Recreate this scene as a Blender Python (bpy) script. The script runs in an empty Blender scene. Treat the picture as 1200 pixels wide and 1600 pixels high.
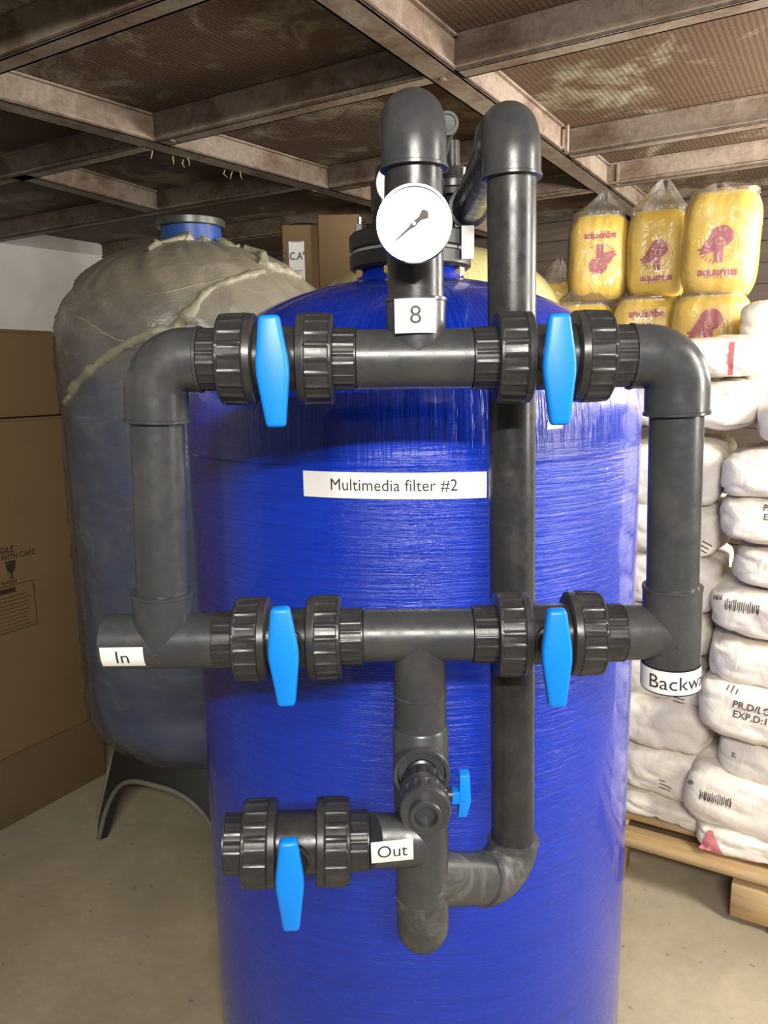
import bpy, bmesh, math, random
from mathutils import Vector, Matrix, noise
from mathutils.bvhtree import BVHTree
C = bpy.context.scene.collection
PI = math.pi
def unit(v): return Vector(v).normalized()
V = Vector
# ---------------------------------------------------------------- camera
CAMZ = 1.75
K = CAMZ/1.55
F, PITCH, ROLL = 1200.0, math.radians(10), math.radians(1.0)
CAM = V((0, 0, CAMZ))
FW = V((0, math.cos(PITCH), -math.sin(PITCH)))
_u0 = V((0, math.sin(PITCH), math.cos(PITCH))); _r0 = V((1, 0, 0))
RT = _r0*math.cos(ROLL) - _u0*math.sin(ROLL)
UP = _r0*math.sin(ROLL) + _u0*math.cos(ROLL)
cd = bpy.data.cameras.new('camera'); cam = bpy.data.objects.new('camera', cd); C.objects.link(cam)
cam.matrix_world = Matrix(((RT.x, UP.x, -FW.x, 0), (RT.y, UP.y, -FW.y, 0), (RT.z, UP.z, -FW.z, CAMZ), (0, 0, 0, 1)))
cd.sensor_fit = 'VERTICAL'; cd.sensor_height = 24; cd.lens = 24*F/1600; cd.clip_start = .02
bpy.context.scene.camera = cam
# ---------------------------------------------------------------- world, lights, exposure
sc = bpy.context.scene
sc.view_settings.view_transform = 'Standard'; sc.view_settings.look = 'None'
sc.view_settings.gamma = 1; sc.view_settings.use_curve_mapping = False
sc.view_settings.exposure = 0.36
wd = bpy.data.worlds.new('world'); sc.world = wd; wd.use_nodes = True
wd.node_tree.nodes['Background'].inputs[0].default_value = (1, .96, .9, 1)
wd.node_tree.nodes['Background'].inputs[1].default_value = .11
def area(name, loc, target, sx, sy, energy, col=(1, .95, .87)):
    l = bpy.data.lights.new(name, 'AREA'); l.shape = 'RECTANGLE'; l.size = sx; l.size_y = sy; l.energy = energy; l.color = col
    o = bpy.data.objects.new(name, l); C.objects.link(o); o.location = loc
    o.rotation_euler = (V(target)-V(loc)).to_track_quat('-Z', 'Y').to_euler()
    return o
area('ceiling_tube_light', (.10, -1.35, CAMZ+.88), (.1, 1.4, 1.3), 1.1, .07, 92)
area('right_light', (2.15, .75, CAMZ+.40), (1.1, 3.0, 1.5), .45, 1.2, 72)  # light from the right, its source unseen
area('side_tube_light', (2.6, 2.5, CAMZ+.42), (1.2, 3.9, 2.35), .8, .35, 105)
# ---------------------------------------------------------------- pixel to place helpers (1200 x 1600 frame)
def ray(x, y): return RT*((x-600)/F) + UP*((800-y)/F) + FW
def atY(x, y, Y): d = ray(x, y); return CAM + d*(Y/d.y)
def atZ(x, y, Z): d = ray(x, y); return CAM + d*((Z-CAMZ)/d.z)
def atP(x, y, q, n): d = ray(x, y); n = V(n); return CAM + d*((V(q)-CAM).dot(n)/d.dot(n))
DA = V((.515, .857, 0)).normalized(); DB = V((-DA.y, DA.x, 0)); ZZ = V((0, 0, 1))
GRID = math.atan2(DA.y, DA.x)
# ---------------------------------------------------------------- materials
M = {}
class NT:
    def __init__(s, name):
        s.m = bpy.data.materials.new(name); s.m.use_nodes = True; s.t = s.m.node_tree
        s.b = s.t.nodes['Principled BSDF']; s.out = s.t.nodes['Material Output']; M[name] = s.m
        s.co = s.n('ShaderNodeTexCoord').outputs['Object']
    def n(s, ty, **k):
        x = s.t.nodes.new(ty)
        for a, v in k.items(): setattr(x, a, v)
        return x
    def l(s, a, b): s.t.links.new(a, b)
    def set(s, **k):
        for a, v in k.items():
            i = s.b.inputs[a.replace('_', ' ')]
            i.default_value = v if not (isinstance(v, tuple) and len(v) == 3) else (*v, 1)
    def mapped(s, scale=(1, 1, 1), co=None, loc=(0, 0, 0), rot=(0, 0, 0)):
        mp = s.n('ShaderNodeMapping'); mp.inputs['Scale'].default_value = scale; mp.inputs['Location'].default_value = loc; mp.inputs['Rotation'].default_value = rot
        s.l(co or s.co, mp.inputs[0]); return mp.outputs[0]
    def noise(s, scale, detail=3, rough=.55, dist=0, co=None):
        x = s.n('ShaderNodeTexNoise'); x.inputs['Scale'].default_value = scale; x.inputs['Detail'].default_value = detail
        x.inputs['Roughness'].default_value = rough; x.inputs['Distortion'].default_value = dist
        s.l(co or s.co, x.inputs['Vector']); return x.outputs['Fac']
    def ramp(s, fac, stops):
        r = s.n('ShaderNodeValToRGB'); e = r.color_ramp.elements
        while len(e) < len(stops): e.new(.5)
        for i, (p, c) in enumerate(stops):
            e[i].position = p; c = (c, c, c) if not isinstance(c, tuple) else c; e[i].color = (*c, 1)
        s.l(fac, r.inputs[0]); return r.outputs[0]
    def mix(s, fac, a, b, bt='MIX'):
        x = s.n('ShaderNodeMix', data_type='RGBA', blend_type=bt)
        for i, v in ((0, fac), (6, a), (7, b)):
            if hasattr(v, 'links'): s.l(v, x.inputs[i])
            else: x.inputs[i].default_value = v if i == 0 else (*v, 1)
        return x.outputs[2]
    def math(s, op, a, b=0.0, c=None):
        x = s.n('ShaderNodeMath', operation=op)
        for i, v in enumerate((a, b) if c is None else (a, b, c)):
            if hasattr(v, 'links'): s.l(v, x.inputs[i])
            else: x.inputs[i].default_value = v
        return x.outputs[0]
    def bump(s, h, strength=.3, dist=.002, normal=None):
        x = s.n('ShaderNodeBump'); x.inputs['Strength'].default_value = strength; x.inputs['Distance'].default_value = dist
        s.l(h, x.inputs['Height'])
        if normal: s.l(normal, x.inputs['Normal'])
        s.l(x.outputs[0], s.b.inputs['Normal']); return x.outputs[0]
    def col(s, c): s.l(c, s.b.inputs['Base Color'])
    def rough(s, c): s.l(c, s.b.inputs['Roughness'])
def flat(name, c, r=.5, **k):
    t = NT(name); t.set(Base_Color=c, Roughness=r, **k); return t
def mats():
    t = NT('pvc_grey'); n = t.noise(9, 5, .65); n2 = t.noise(60, 3)
    t.col(t.mix(t.ramp(n, [(.45, 0.0), (.75, .55)]), (.042, .044, .047), (.10, .096, .088)))
    t.rough(t.ramp(n2, [(.3, .24), (.7, .40)])); t.bump(t.noise(90, 2), .04, .001)
    t = NT('pvc_dark'); n = t.noise(14, 5, .65)
    t.col(t.mix(t.ramp(n, [(.48, 0.0), (.75, .5)]), (.027, .027, .028), (.085, .078, .068)))
    t.rough(t.ramp(t.noise(50, 3), [(.3, .24), (.7, .42)])); t.bump(t.noise(120, 2), .05, .001)
    t = NT('scuffed_pvc'); n = t.noise(11, 8, .8, 1.0)
    t.col(t.mix(t.ramp(n, [(.5, 0.0), (.6, .25), (.72, .9)]), (.05, .051, .052), (.21, .20, .18)))
    t.rough(t.ramp(n, [(.4, .3), (.7, .6)]))
    flat('handle_blue', (.0, .225, .80), .42)
    t = NT('bore_shade_black'); t.set(Base_Color=(.006, .006, .006), Roughness=.6)
    # tank windings
    def winding(name, base, dark, rough=.2):
        t = NT(name)
        sx = t.n('ShaderNodeSeparateXYZ'); t.l(t.co, sx.inputs[0])
        ang = t.math('ARCTAN2', sx.outputs[1], sx.outputs[0])
        cx = t.n('ShaderNodeCombineXYZ'); t.l(ang, cx.inputs[0]); t.l(sx.outputs[2], cx.inputs[2])
        cyl = cx.outputs[0]
        hoop = t.noise(1, 6, .6, .15, t.mapped((2.2, 1, 110), cyl, rot=(0, .012, 0)))
        hoop2 = t.noise(1, 3, .6, .1, t.mapped((9, 1, 300), cyl))
        helix = t.noise(1, 4, .6, .3, t.mapped((38, 1, 4), cyl, rot=(0, .16, 0)))
        dome = t.ramp(t.math('ADD', sx.outputs[2], 0.0), [(0, 0), (1, 1)])
        mr = t.n('ShaderNodeMapRange'); mr.inputs[1].default_value = CAMZ-.17; mr.inputs[2].default_value = CAMZ-.11; t.l(sx.outputs[2], mr.inputs[0])
        mf = t.n('ShaderNodeMix', data_type='FLOAT'); t.l(mr.outputs[0], mf.inputs[0]); t.l(t.math('MULTIPLY_ADD', hoop2, .35, hoop), mf.inputs[2]); t.l(helix, mf.inputs[3])
        t.bump(mf.outputs[0], .6, .007)
        t.col(t.mix(t.ramp(mf.outputs[0], [(.35, 0.0), (.8, 1.0)]), dark, base))
        t.rough(t.ramp(hoop2, [(.3, rough), (.7, rough+.15)])); t.set(Coat_Weight=.6, Coat_Roughness=.05)
    winding('tank_blue', (.001, .034, .47), (.001, .022, .36), .17)
    winding('tank_cream', (.62, .56, .27), (.52, .46, .2), .35)
    t = NT('wrapped_blue'); t.col(t.mix(t.noise(6, 4), (.015, .05, .21), (.03, .08, .27))); t.set(Roughness=.35)
    # dusty film: clear plastic with dust lying thicker on the dome
    t = NT('dusty_film'); t.m.surface_render_method = 'BLENDED' if hasattr(t.m, 'surface_render_method') else None
    sx = t.n('ShaderNodeSeparateXYZ'); t.l(t.co, sx.inputs[0])
    mr = t.n('ShaderNodeMapRange'); mr.inputs[1].default_value = 1.55; mr.inputs[2].default_value = 2.05; t.l(sx.outputs[2], mr.inputs[0])
    n = t.noise(3.2, 7, .65, .8, t.mapped((1, 1, 2.2), rot=(.2, .5, 0))); n2 = t.noise(16, 5, .7, 1.5, t.mapped((1, 1, 2.5), rot=(.3, .6, .2)))
    dust = t.math('ADD', t.math('MULTIPLY', mr.outputs[0], .55), t.math('MULTIPLY_ADD', n, .95, -.25))
    dust = t.math('ADD', dust, t.math('MULTIPLY_ADD', n2, .35, -.15))
    dust = t.ramp(dust, [(.0, .32), (.35, .52), (.8, .93)])
    rg = t.noise(2.6, 2, .5, .9, t.mapped((1, 1, 2.0), loc=(3, 1, 0), rot=(.5, .9, .3)))
    wisp = t.ramp(t.math('ABSOLUTE', t.math('SUBTRACT', rg, .5)), [(0, 1.0), (.006, .35), (.05, 0.0)])
    wisp = t.math('MULTIPLY', wisp, t.ramp(t.noise(4.5, 3, .6), [(.42, 0.0), (.66, .55)]))
    dust = t.math('MINIMUM', t.math('MULTIPLY_ADD', wisp, .30, dust), .97)
    t.col(t.mix(wisp, t.mix(mr.outputs[0], (.165, .17, .18), (.205, .18, .135)), (.30, .30, .29)))
    t.l(dust, t.b.inputs['Alpha']); t.set(Roughness=.34); t.bump(t.noise(7, 6, .6, 1.2, t.mapped((1, 1, 1.6), rot=(.3, .6, .2))), .35, .02)
    t = NT('film_fold'); t.col(t.mix(t.noise(14, 5), (.19, .175, .125), (.29, .27, .20))); t.set(Roughness=.45); t.bump(t.noise(30, 4, .6, 1), .5, .01)
    # clear bag
    t = NT('clear_bag'); tr = t.n('ShaderNodeBsdfTransparent'); gl = t.n('ShaderNodeBsdfGlossy'); gl.inputs['Roughness'].default_value = .12
    df = t.n('ShaderNodeBsdfTranslucent'); d2 = t.n('ShaderNodeBsdfDiffuse')
    bm_ = t.n('ShaderNodeBump'); bm_.inputs['Strength'].default_value = .9; bm_.inputs['Distance'].default_value = .02
    t.l(t.noise(9, 5, .6, 1.2), bm_.inputs['Height']); t.l(bm_.outputs[0], gl.inputs['Normal'])
    fr = t.n('ShaderNodeFresnel'); fr.inputs[0].default_value = 1.5; t.l(bm_.outputs[0], fr.inputs['Normal'])
    hz = t.n('ShaderNodeMixShader'); hz.inputs[0].default_value = .10; t.l(tr.outputs[0], hz.inputs[1]); t.l(d2.outputs[0], hz.inputs[2])
    mx = t.n('ShaderNodeMixShader'); t.l(t.math('MULTIPLY_ADD', fr.outputs[0], .8, .02), mx.inputs[0]); t.l(hz.outputs[0], mx.inputs[1]); t.l(gl.outputs[0], mx.inputs[2])
    t.l(mx.outputs[0], t.out.inputs['Surface'])
    t = NT('yellow_foam'); t.col(t.mix(t.noise(5, 3), (.80, .53, .002), (.90, .64, .004))); t.set(Roughness=.45); t.bump(t.noise(180, 2), .25, .001)
    flat('print_red', (.42, .012, .03), .5)
    flat('print_brown', (.33, .13, .01), .5)
    # sacks
    t = NT('sack_paper'); n = t.noise(5, 6, .65, .5); n2 = t.noise(22, 4, .6, 1.0)
    c = t.mix(t.ramp(n, [(.5, 0.0), (.78, .75)]), (.82, .765, .66), (.60, .51, .39))
    t.col(t.mix(t.ramp(n2, [(.55, 0.0), (.8, .35)]), c, (.62, .54, .48)))
    t.set(Roughness=.5); t.bump(t.noise(9, 3, .5, 2.0), .4, .012)
    flat('sack_ink', (.10, .085, .075), .7)
    t = NT('sack_red'); t.col(t.mix(t.noise(12, 4), (.52, .05, .07), (.66, .2, .2))); t.set(Roughness=.6)
    t = NT('pink_patch'); t.col(t.mix(t.noise(8, 4), (.55, .13, .15), (.62, .25, .25))); t.set(Roughness=.6)
    flat('label_white', (.86, .85, .83), .45)
    flat('label_black', (.008, .008, .01), .35)
    flat('label_ink', (.03, .028, .03), .5)
    def cardboard(name, a, b):
        t = NT(name); n = t.noise(4, 5)
        w = t.n('ShaderNodeTexWave', wave_type='BANDS', bands_direction='Z'); w.inputs['Scale'].default_value = 60; w.inputs['Distortion'].default_value = .3; t.l(t.co, w.inputs[0])
        t.col(t.mix(n, a, b)); t.set(Roughness=.75); t.bump(w.outputs['Fac'], .05, .001)
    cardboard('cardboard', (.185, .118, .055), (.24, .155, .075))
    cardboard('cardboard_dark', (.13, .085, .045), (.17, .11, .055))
    flat('carton_ink', (.035, .02, .012), .7)
    flat('carton_tape', (.30, .20, .10), .35)
    # floor
    t = NT('dusty_concrete'); n = t.noise(1.7, 6, .6, .4); n2 = t.noise(22, 6, .7); sp = t.noise(34, 3, .5)
    c = t.mix(t.ramp(n, [(.3, 0.0), (.7, 1.0)]), (.30, .255, .165), (.48, .405, .275))
    c = t.mix(t.ramp(n2, [(.35, 0.0), (.75, .4)]), c, (.27, .235, .17))
    t.col(t.mix(t.ramp(sp, [(.68, 0.0), (.73, .6)]), c, (.10, .09, .07))); t.set(Roughness=.85); t.bump(n2, .25, .006)
    t = NT('white_plaster'); n = t.noise(3, 6, .6)
    t.col(t.mix(t.ramp(n, [(.35, 0.0), (.75, 1.0)]), (.86, .85, .80), (.72, .70, .64))); t.set(Roughness=.85); t.bump(t.noise(30, 4), .2, .004)
    # rusty painted steel
    def rusty(name, paint, rust, lo, hi, sc_=7):
        t = NT(name); n = t.noise(sc_, 9, .72, .6); n2 = t.noise(sc_*.35, 3, .5)
        f = t.ramp(t.math('MULTIPLY_ADD', n2, .55, t.math('MULTIPLY', n, .7)), [(lo, 0.0), (hi, 1.0)])
        c = t.mix(f, paint, rust)
        t.col(t.mix(t.ramp(t.noise(45, 4, .7), [(.4, 0.0), (.7, .35)]), c, (.06, .035, .022))); t.set(Roughness=.7); t.bump(n, .5, .004)
        return t
    rusty('beam_paint', (.29, .235, .185), (.13, .075, .045), .54, .78, 9)
    t = rusty('panel_rust', (.31, .27, .195), (.10, .058, .032), .49, .61, 4.2)
    w = t.n('ShaderNodeTexWave', wave_type='BANDS', bands_direction='X'); w.inputs['Scale'].default_value = 34; w.inputs['Distortion'].default_value = .6; w.inputs['Detail'].default_value = 1; t.l(t.co, w.inputs[0])
    w2 = t.n('ShaderNodeTexWave', wave_type='BANDS', bands_direction='Y'); w2.inputs['Scale'].default_value = 16; w2.inputs['Distortion'].default_value = .6; t.l(t.co, w2.inputs[0])
    t.bump(t.math('ADD', w.outputs['Fac'], t.math('MULTIPLY', w2.outputs['Fac'], .5)), .45, .004)
    t = NT('old_plank'); n = t.noise(1, 6, .65, .6, t.mapped((20, 1.2, 20)))
    t.col(t.mix(n, (.03, .021, .015), (.10, .075, .055))); t.set(Roughness=.8); t.bump(n, .5, .006)
    t = NT('pallet_wood'); n = t.noise(1, 6, .6, .8, t.mapped((2, 26, 26))); n2 = t.noise(6, 3)
    t.col(t.mix(t.ramp(n2, [(.4, 0.0), (.7, .45)]), t.mix(t.ramp(n, [(.3, 0.0), (.7, 1.0)]), (.42, .26, .10), (.60, .41, .19)), (.42, .35, .26))); t.set(Roughness=.75); t.bump(n, .3, .003)
    # gauge
    flat('gauge_steel', (.55, .55, .56), .22, Metallic=1.0)
    flat('gauge_dial', (.92, .92, .91), .4)
    flat('needle_grey', (.06, .05, .048), .6)
    t = NT('gauge_glass'); tr = t.n('ShaderNodeBsdfTransparent'); gl = t.n('ShaderNodeBsdfGlossy'); gl.inputs['Roughness'].default_value = .05
    lw = t.n('ShaderNodeFresnel'); mx = t.n('ShaderNodeMixShader'); t.l(lw.outputs[0], mx.inputs[0]); t.l(tr.outputs[0], mx.inputs[1]); t.l(gl.outputs[0], mx.inputs[2]); t.l(mx.outputs[0], t.out.inputs['Surface'])
    flat('gauge_print', (.80, .74, .35), .5)
    flat('zinc', (.62, .60, .56), .3, Metallic=1.0)
    flat('brass_zinc', (.62, .42, .2), .3, Metallic=1.0)
    t = NT('flange_black'); t.col(t.mix(t.noise(20, 4), (.010, .010, .011), (.028, .027, .026))); t.set(Roughness=.45)
    flat('gasket_grey', (.25, .26, .25), .6)
    flat('base_black', (.016, .016, .015), .5)
    t = NT('pale_rim'); t.col(t.mix(t.noise(10, 4), (.07, .07, .06), (.22, .20, .16))); t.set(Roughness=.6)  # lip colour, mottled and paler than the skirt
    flat('collar_metal', (.09, .095, .085), .35, Metallic=.6)
    flat('flange_glare_white', (.85, .85, .83), .4)  # white of the painted glare on the tank head flange
    flat('twig', (.45, .36, .2), .8)
mats()
# ---------------------------------------------------------------- object helpers
def tag(o, label=None, cat=None, group=None, kind=None):
    for k, v in (('label', label), ('category', cat), ('group', group), ('kind', kind)):
        if v: o[k] = v
    return o
def empty(name, loc=(0, 0, 0), rot=None, label=None, cat=None, group=None, kind=None):
    o = bpy.data.objects.new(name, None); C.objects.link(o); o.empty_display_size = .1
    o.location = loc
    if rot is not None:
        if isinstance(rot, Matrix): o.rotation_euler = rot.to_euler()
        else: o.rotation_euler = (0, 0, rot)
    return tag(o, label, cat, group, kind)
class MB:
    def __init__(s): s.v = []; s.f = []
    def add(s, vs, fs):
        b = len(s.v); s.v += [V(p) for p in vs]; s.f += [tuple(i+b for i in f) for f in fs]; return s
    def box(s, lo, hi, mat=None):
        p = [V((x, y, z)) for x in (lo[0], hi[0]) for y in (lo[1], hi[1]) for z in (lo[2], hi[2])]
        if mat: p = [mat @ q for q in p]
        return s.add(p, [(0, 1, 3, 2), (4, 6, 7, 5), (0, 4, 5, 1), (2, 3, 7, 6), (0, 2, 6, 4), (1, 5, 7, 3)])
    def lathe(s, p0, ax, prof, seg=40, groove=None):
        """prof rows (t, r) or (t, r, depth): depth is sunk where groove(angle) holds"""
        ax = V(ax).normalized(); p0 = V(p0)
        a = ax.orthogonal().normalized() if abs(ax.z) > .9 else ax.cross(V((0, 0, 1))).normalized(); b = ax.cross(a)
        vs = []
        for row in prof:
            for k in range(seg):
                th = 2*PI*k/seg; r = row[1]
                if len(row) > 2 and groove and groove(th): r -= row[2]
                vs.append(p0 + ax*row[0] + (a*math.cos(th)+b*math.sin(th))*r)
        fs = [(i*seg+k, i*seg+(k+1) % seg, (i+1)*seg+(k+1) % seg, (i+1)*seg+k) for i in range(len(prof)-1) for k in range(seg)]
        n = len(prof)
        if prof[0][1] > 1e-6: fs.append(tuple(range(seg-1, -1, -1)))
        if prof[-1][1] > 1e-6: fs.append(tuple((n-1)*seg+k for k in range(seg)))
        return s.add(vs, fs)
    def tube(s, pts, rad, seg=20, caps=True):
        pts = [V(p) for p in pts]; n = len(pts); rad = rad if isinstance(rad, (list, tuple)) else [rad]*n
        vs = []; a = None
        for i, p in enumerate(pts):
            d = (pts[min(i+1, n-1)]-pts[max(i-1, 0)]).normalized()
            if a is None: a = d.orthogonal().normalized()
            a = (a - d*a.dot(d)).normalized(); b = d.cross(a)
            vs += [p + (a*math.cos(2*PI*k/seg)+b*math.sin(2*PI*k/seg))*rad[i] for k in range(seg)]
        fs = [(i*seg+k, i*seg+(k+1) % seg, (i+1)*seg+(k+1) % seg, (i+1)*seg+k) for i in range(n-1) for k in range(seg)]
        if caps: fs += [tuple(range(seg-1, -1, -1)), tuple((n-1)*seg+k for k in range(seg))]
        return s.add(vs, fs)
    def mesh(s, name='m', sharp=40, smooth=True, xf=None):
        me = bpy.data.meshes.new(name)
        me.from_pydata([(xf @ p if xf else p)[:] for p in s.v], [], s.f)
        bm = bmesh.new(); bm.from_mesh(me)
        bmesh.ops.remove_doubles(bm, verts=bm.verts, dist=1e-6); bmesh.ops.recalc_face_normals(bm, faces=bm.faces)
        bm.to_mesh(me); bm.free()
        if smooth:
            me.shade_smooth(); me.set_sharp_from_angle(angle=math.radians(sharp))
        return me
    def build(s, name, mat, parent=None, label=None, xf=None, **k):
        return link(name, s.mesh(name, xf=xf, **k), mat, parent, label)
def link(name, me, mat, parent=None, label=None):
    o = bpy.data.objects.new(name, me); C.objects.link(o)
    if mat is not None and not me.materials: me.materials.append(M[mat])
    if parent: o.parent = parent
    if label: o['label'] = label
    return o
def bevel_mesh(mb, w=.002, seg=2, name='m', sharp=50):
    me = mb.mesh(name); bm = bmesh.new(); bm.from_mesh(me)
    bmesh.ops.bevel(bm, geom=list(bm.edges), offset=w, segments=seg, affect='EDGES', profile=.5)
    bm.to_mesh(me); bm.free(); me.shade_smooth(); me.set_sharp_from_angle(angle=math.radians(sharp)); return me
def bvh_of(me, xf=None):
    vs = [(xf @ v.co if xf else v.co.copy()) for v in me.vertices]
    return BVHTree.FromPolygons(vs, [tuple(p.vertices) for p in me.polygons])
def frame_at(o, x, y):   # matrix with origin o and given x, y axes
    x = V(x).normalized(); z = x.cross(V(y)).normalized(); y = z.cross(x)
    return Matrix(((x.x, y.x, z.x, o[0]), (x.y, y.y, z.y, o[1]), (x.z, y.z, z.z, o[2]), (0, 0, 0, 1)))
def text_polys(body, size, bold=0.0, sx=1.0, spacing=1.0, line=1.0):
    cu = bpy.data.curves.new('txt', 'FONT'); cu.body = body; cu.size = size; cu.align_x = 'CENTER'; cu.align_y = 'CENTER'
    cu.offset = bold; cu.space_character = spacing; cu.resolution_u = 3; cu.space_line = line
    o = bpy.data.objects.new('txt', cu); C.objects.link(o)
    dg = bpy.context.evaluated_depsgraph_get(); dg.update(); me = o.evaluated_get(dg).to_mesh()
    vs = [V((v.co.x*sx, v.co.y)) for v in me.vertices]; fs = [tuple(p.vertices) for p in me.polygons]
    o.evaluated_get(dg).to_mesh_clear(); bpy.data.objects.remove(o); bpy.data.curves.remove(cu)
    return vs, fs
def sheet_polys(w, h, nx=12, ny=6):
    vs = [V((w*(i/nx-.5), h*(j/ny-.5))) for j in range(ny+1) for i in range(nx+1)]
    return vs, [(j*(nx+1)+i, j*(nx+1)+i+1, (j+1)*(nx+1)+i+1, (j+1)*(nx+1)+i) for j in range(ny) for i in range(nx)]
def join_polys(*ps):
    vs, fs = [], []
    for (v, f) in ps:
        b = len(vs); vs += v; fs += [tuple(i+b for i in q) for q in f]
    return vs, fs
def refine(po, d):
    bm = bmesh.new(); vv = [bm.verts.new((p.x, p.y, 0)) for p in po[0]]
    for f in po[1]:
        try: bm.faces.new([vv[i] for i in f])
        except ValueError: pass
    bmesh.ops.triangulate(bm, faces=[f for f in bm.faces if len(f.verts) > 4])
    for _ in range(6):
        es = [e for e in bm.edges if e.calc_length() > d]
        if not es: break
        bmesh.ops.subdivide_edges(bm, edges=es, cuts=1)
        bmesh.ops.triangulate(bm, faces=[f for f in bm.faces if len(f.verts) > 4])
    bm.verts.index_update(); out = [V((v.co.x, v.co.y)) for v in bm.verts], [tuple(v.index for v in f.verts) for f in bm.faces]; bm.free(); return out
def move(p, dx=0, dy=0, rot=0):
    c, s = math.cos(rot), math.sin(rot); return [V((c*q.x-s*q.y+dx, s*q.x+c*q.y+dy)) for q in p[0]], p[1]
def mapped(name, polys, mat, fn, parent, thick=0.0, label=None):
    """flat print or sheet laid on a surface; fn(x, y, lift) -> point"""
    vs, fs = polys; n = len(vs)
    P = [fn(v.x, v.y, thick) for v in vs]
    me = bpy.data.meshes.new(name); me.from_pydata([p[:] for p in P], [], fs); me.shade_smooth()
    return link(name, me, mat, parent, label)
def caster(bvh, fr, reach=.5):
    """drop a point of frame fr along -z of fr on a surface"""
    z = (fr.to_3x3() @ V((0, 0, 1))).normalized()
    def fn(x, y, lift):
        p = fr @ V((x, y, 0)); h = bvh.ray_cast(p + z*reach, -z)
        q = h[0] if h[0] else p
        return q + z*lift
    return fn
# ---------------------------------------------------------------- setting
HC = CAMZ + .85*K                       # underside of the ceiling beams
def ab(a, b, z=0): return DA*a + DB*b + V((0, 0, z))
room = Matrix.Rotation(GRID, 4, 'Z')  # local x = DA, local y = DB
BK, LF, RTW = 4.75*K, 4.55*K, -2.3*K
fl = empty('floor', kind='structure')
MB().box((-2.6, RTW, -.12), (BK+.13, LF+.1, 0)).build('concrete_slab', 'dusty_concrete', fl, xf=room, smooth=False)
tag(MB().box((-2.6, LF, 0), (BK+.1, LF+.12, HC+.13)).build('wall_left', 'white_plaster', xf=room, smooth=False), kind='structure')
tag(MB().box((1.6, RTW-.12, 0), (BK+.1, RTW, HC+.13)).build('wall_right', 'white_plaster', xf=room, smooth=False), kind='structure')
wb = empty('wall_back', kind='structure')
MB().box((BK+.035, RTW, 0), (BK+.13, LF, HC+.13)).build('backing', 'old_plank', wb, xf=room, smooth=False)
random.seed(5)
plank_me = []
for k in range(3):
    m_ = MB().box((0, -(LF-RTW)/2+.005, -.0605), (.03, (LF-RTW)/2-.005, .0605)); plank_me.append(m_.mesh('plank', smooth=False))
for i in range(22):
    o = link('plank', plank_me[i % 3], 'old_plank', wb)
    zz = .065 + i*.126
    o.matrix_local = room @ Matrix.Translation((BK+random.uniform(-.004, .006), (LF+RTW)/2, zz)) @ Matrix.Rotation(random.uniform(-.002, .002), 4, 'X')
ce = empty('ceiling', kind='structure')
bh = .105
bA2 = lambda a: 1.262                     # long beam over the upright pipes
bA1 = lambda a: 2.88 - .112*a             # slightly skewed long beam over the wrapped tank
bA3 = lambda a: 3.25 + .10*a              # short beam at the far left
def beam(name, p, q, w=.10, h=bh, t=.008, front=1):
    """p, q: (a, b) of the lower viewer-side web line; bottom flange reaches w behind it"""
    P, Q = ab(*p), ab(*q); L = (Q-P).length; m = MB()
    m.box((0, 0, 0), (L, t, h)); m.box((0, -.010, 0), (L, w, t)); m.box((0, -.016, h-t), (L, w, h))
    m.box((0, -.010, 0), (L, -.006, .013)); m.box((0, w-t, 0), (L, w, .03))
    x = unit(Q-P); y = V((-x.y, x.x, 0))*front
    o = m.build(name, 'beam_paint', ce, smooth=False)
    o.matrix_local = Matrix(((x.x, y.x, 0, P.x), (x.y, y.y, 0, P.y), (0, 0, 1, HC), (0, 0, 0, 1)))
    # bolted end plate
    return o
beam('long_beam', (-.5, bA2(0)-.10), (BK, bA2(0)-.10))
beam('long_beam', (-.5, bA1(-.5)-.10), (BK, bA1(BK)-.10))
beam('long_beam', (2.43, bA3(2.43)-.1), (3.33, bA3(3.33)-.1))
for a in (.62, 1.575, 2.42, 3.57, 4.245): beam('cross_beam', (a, RTW), (a, bA2(0)-.101), w=.07, front=-1)
for a in (.62, 1.575, 2.41, 3.47, 4.3): beam('cross_beam', (a, bA2(0)+.001), (a, bA1(a)-.104), w=.07, front=-1)
for a in (.62, 1.575, 2.42, 3.34, 4.3): beam('cross_beam', (a, bA1(a)+.004), (a, LF), w=.07, front=-1)
for (x, y) in ((692, 118), (885, 232), (965, 285), (490, 295), (268, 215)):   # end plates at the joints
    p = atZ(x, y, HC+.01)
    o = MB().box((-.012, -.008, -.004), (.012, .004, bh)).build('end_plate', 'beam_paint', ce, smooth=False)
    o.matrix_local = Matrix.Translation((p.x, p.y, HC)) @ Matrix.Rotation(GRID, 4, 'Z')
gA = [-.5, .62, 1.575, 2.42, 3.47, 4.28, BK+.14]; gB = [RTW, -.1, 1.21, 2.58, 3.52, LF+.1]
for i in range(len(gA)-1):
    for j in range(len(gB)-1):
        m = MB().box((gA[i]+.001, gB[j]+.001, 0), (gA[i+1]-.001, gB[j+1]-.001, .02))
        o = m.build('panel', 'panel_rust', ce, smooth=False); o.matrix_local = room @ Matrix.Translation((0, 0, HC+bh+random.uniform(0, .004)))
# straw twigs caught on the beam
for (x, y) in ((238, 243), (270, 252), (287, 257), (293, 254), (352, 273), (363, 276), (375, 276)):
    p = atZ(x, y-8, HC+.002); m = MB().tube([p, p+V((random.uniform(-.01, .01), 0, -.018)), p+V((random.uniform(-.02, .01), 0, -.034))], [.002, .002, .001], 5)
    m.build('straw', 'twig', ce)
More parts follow.
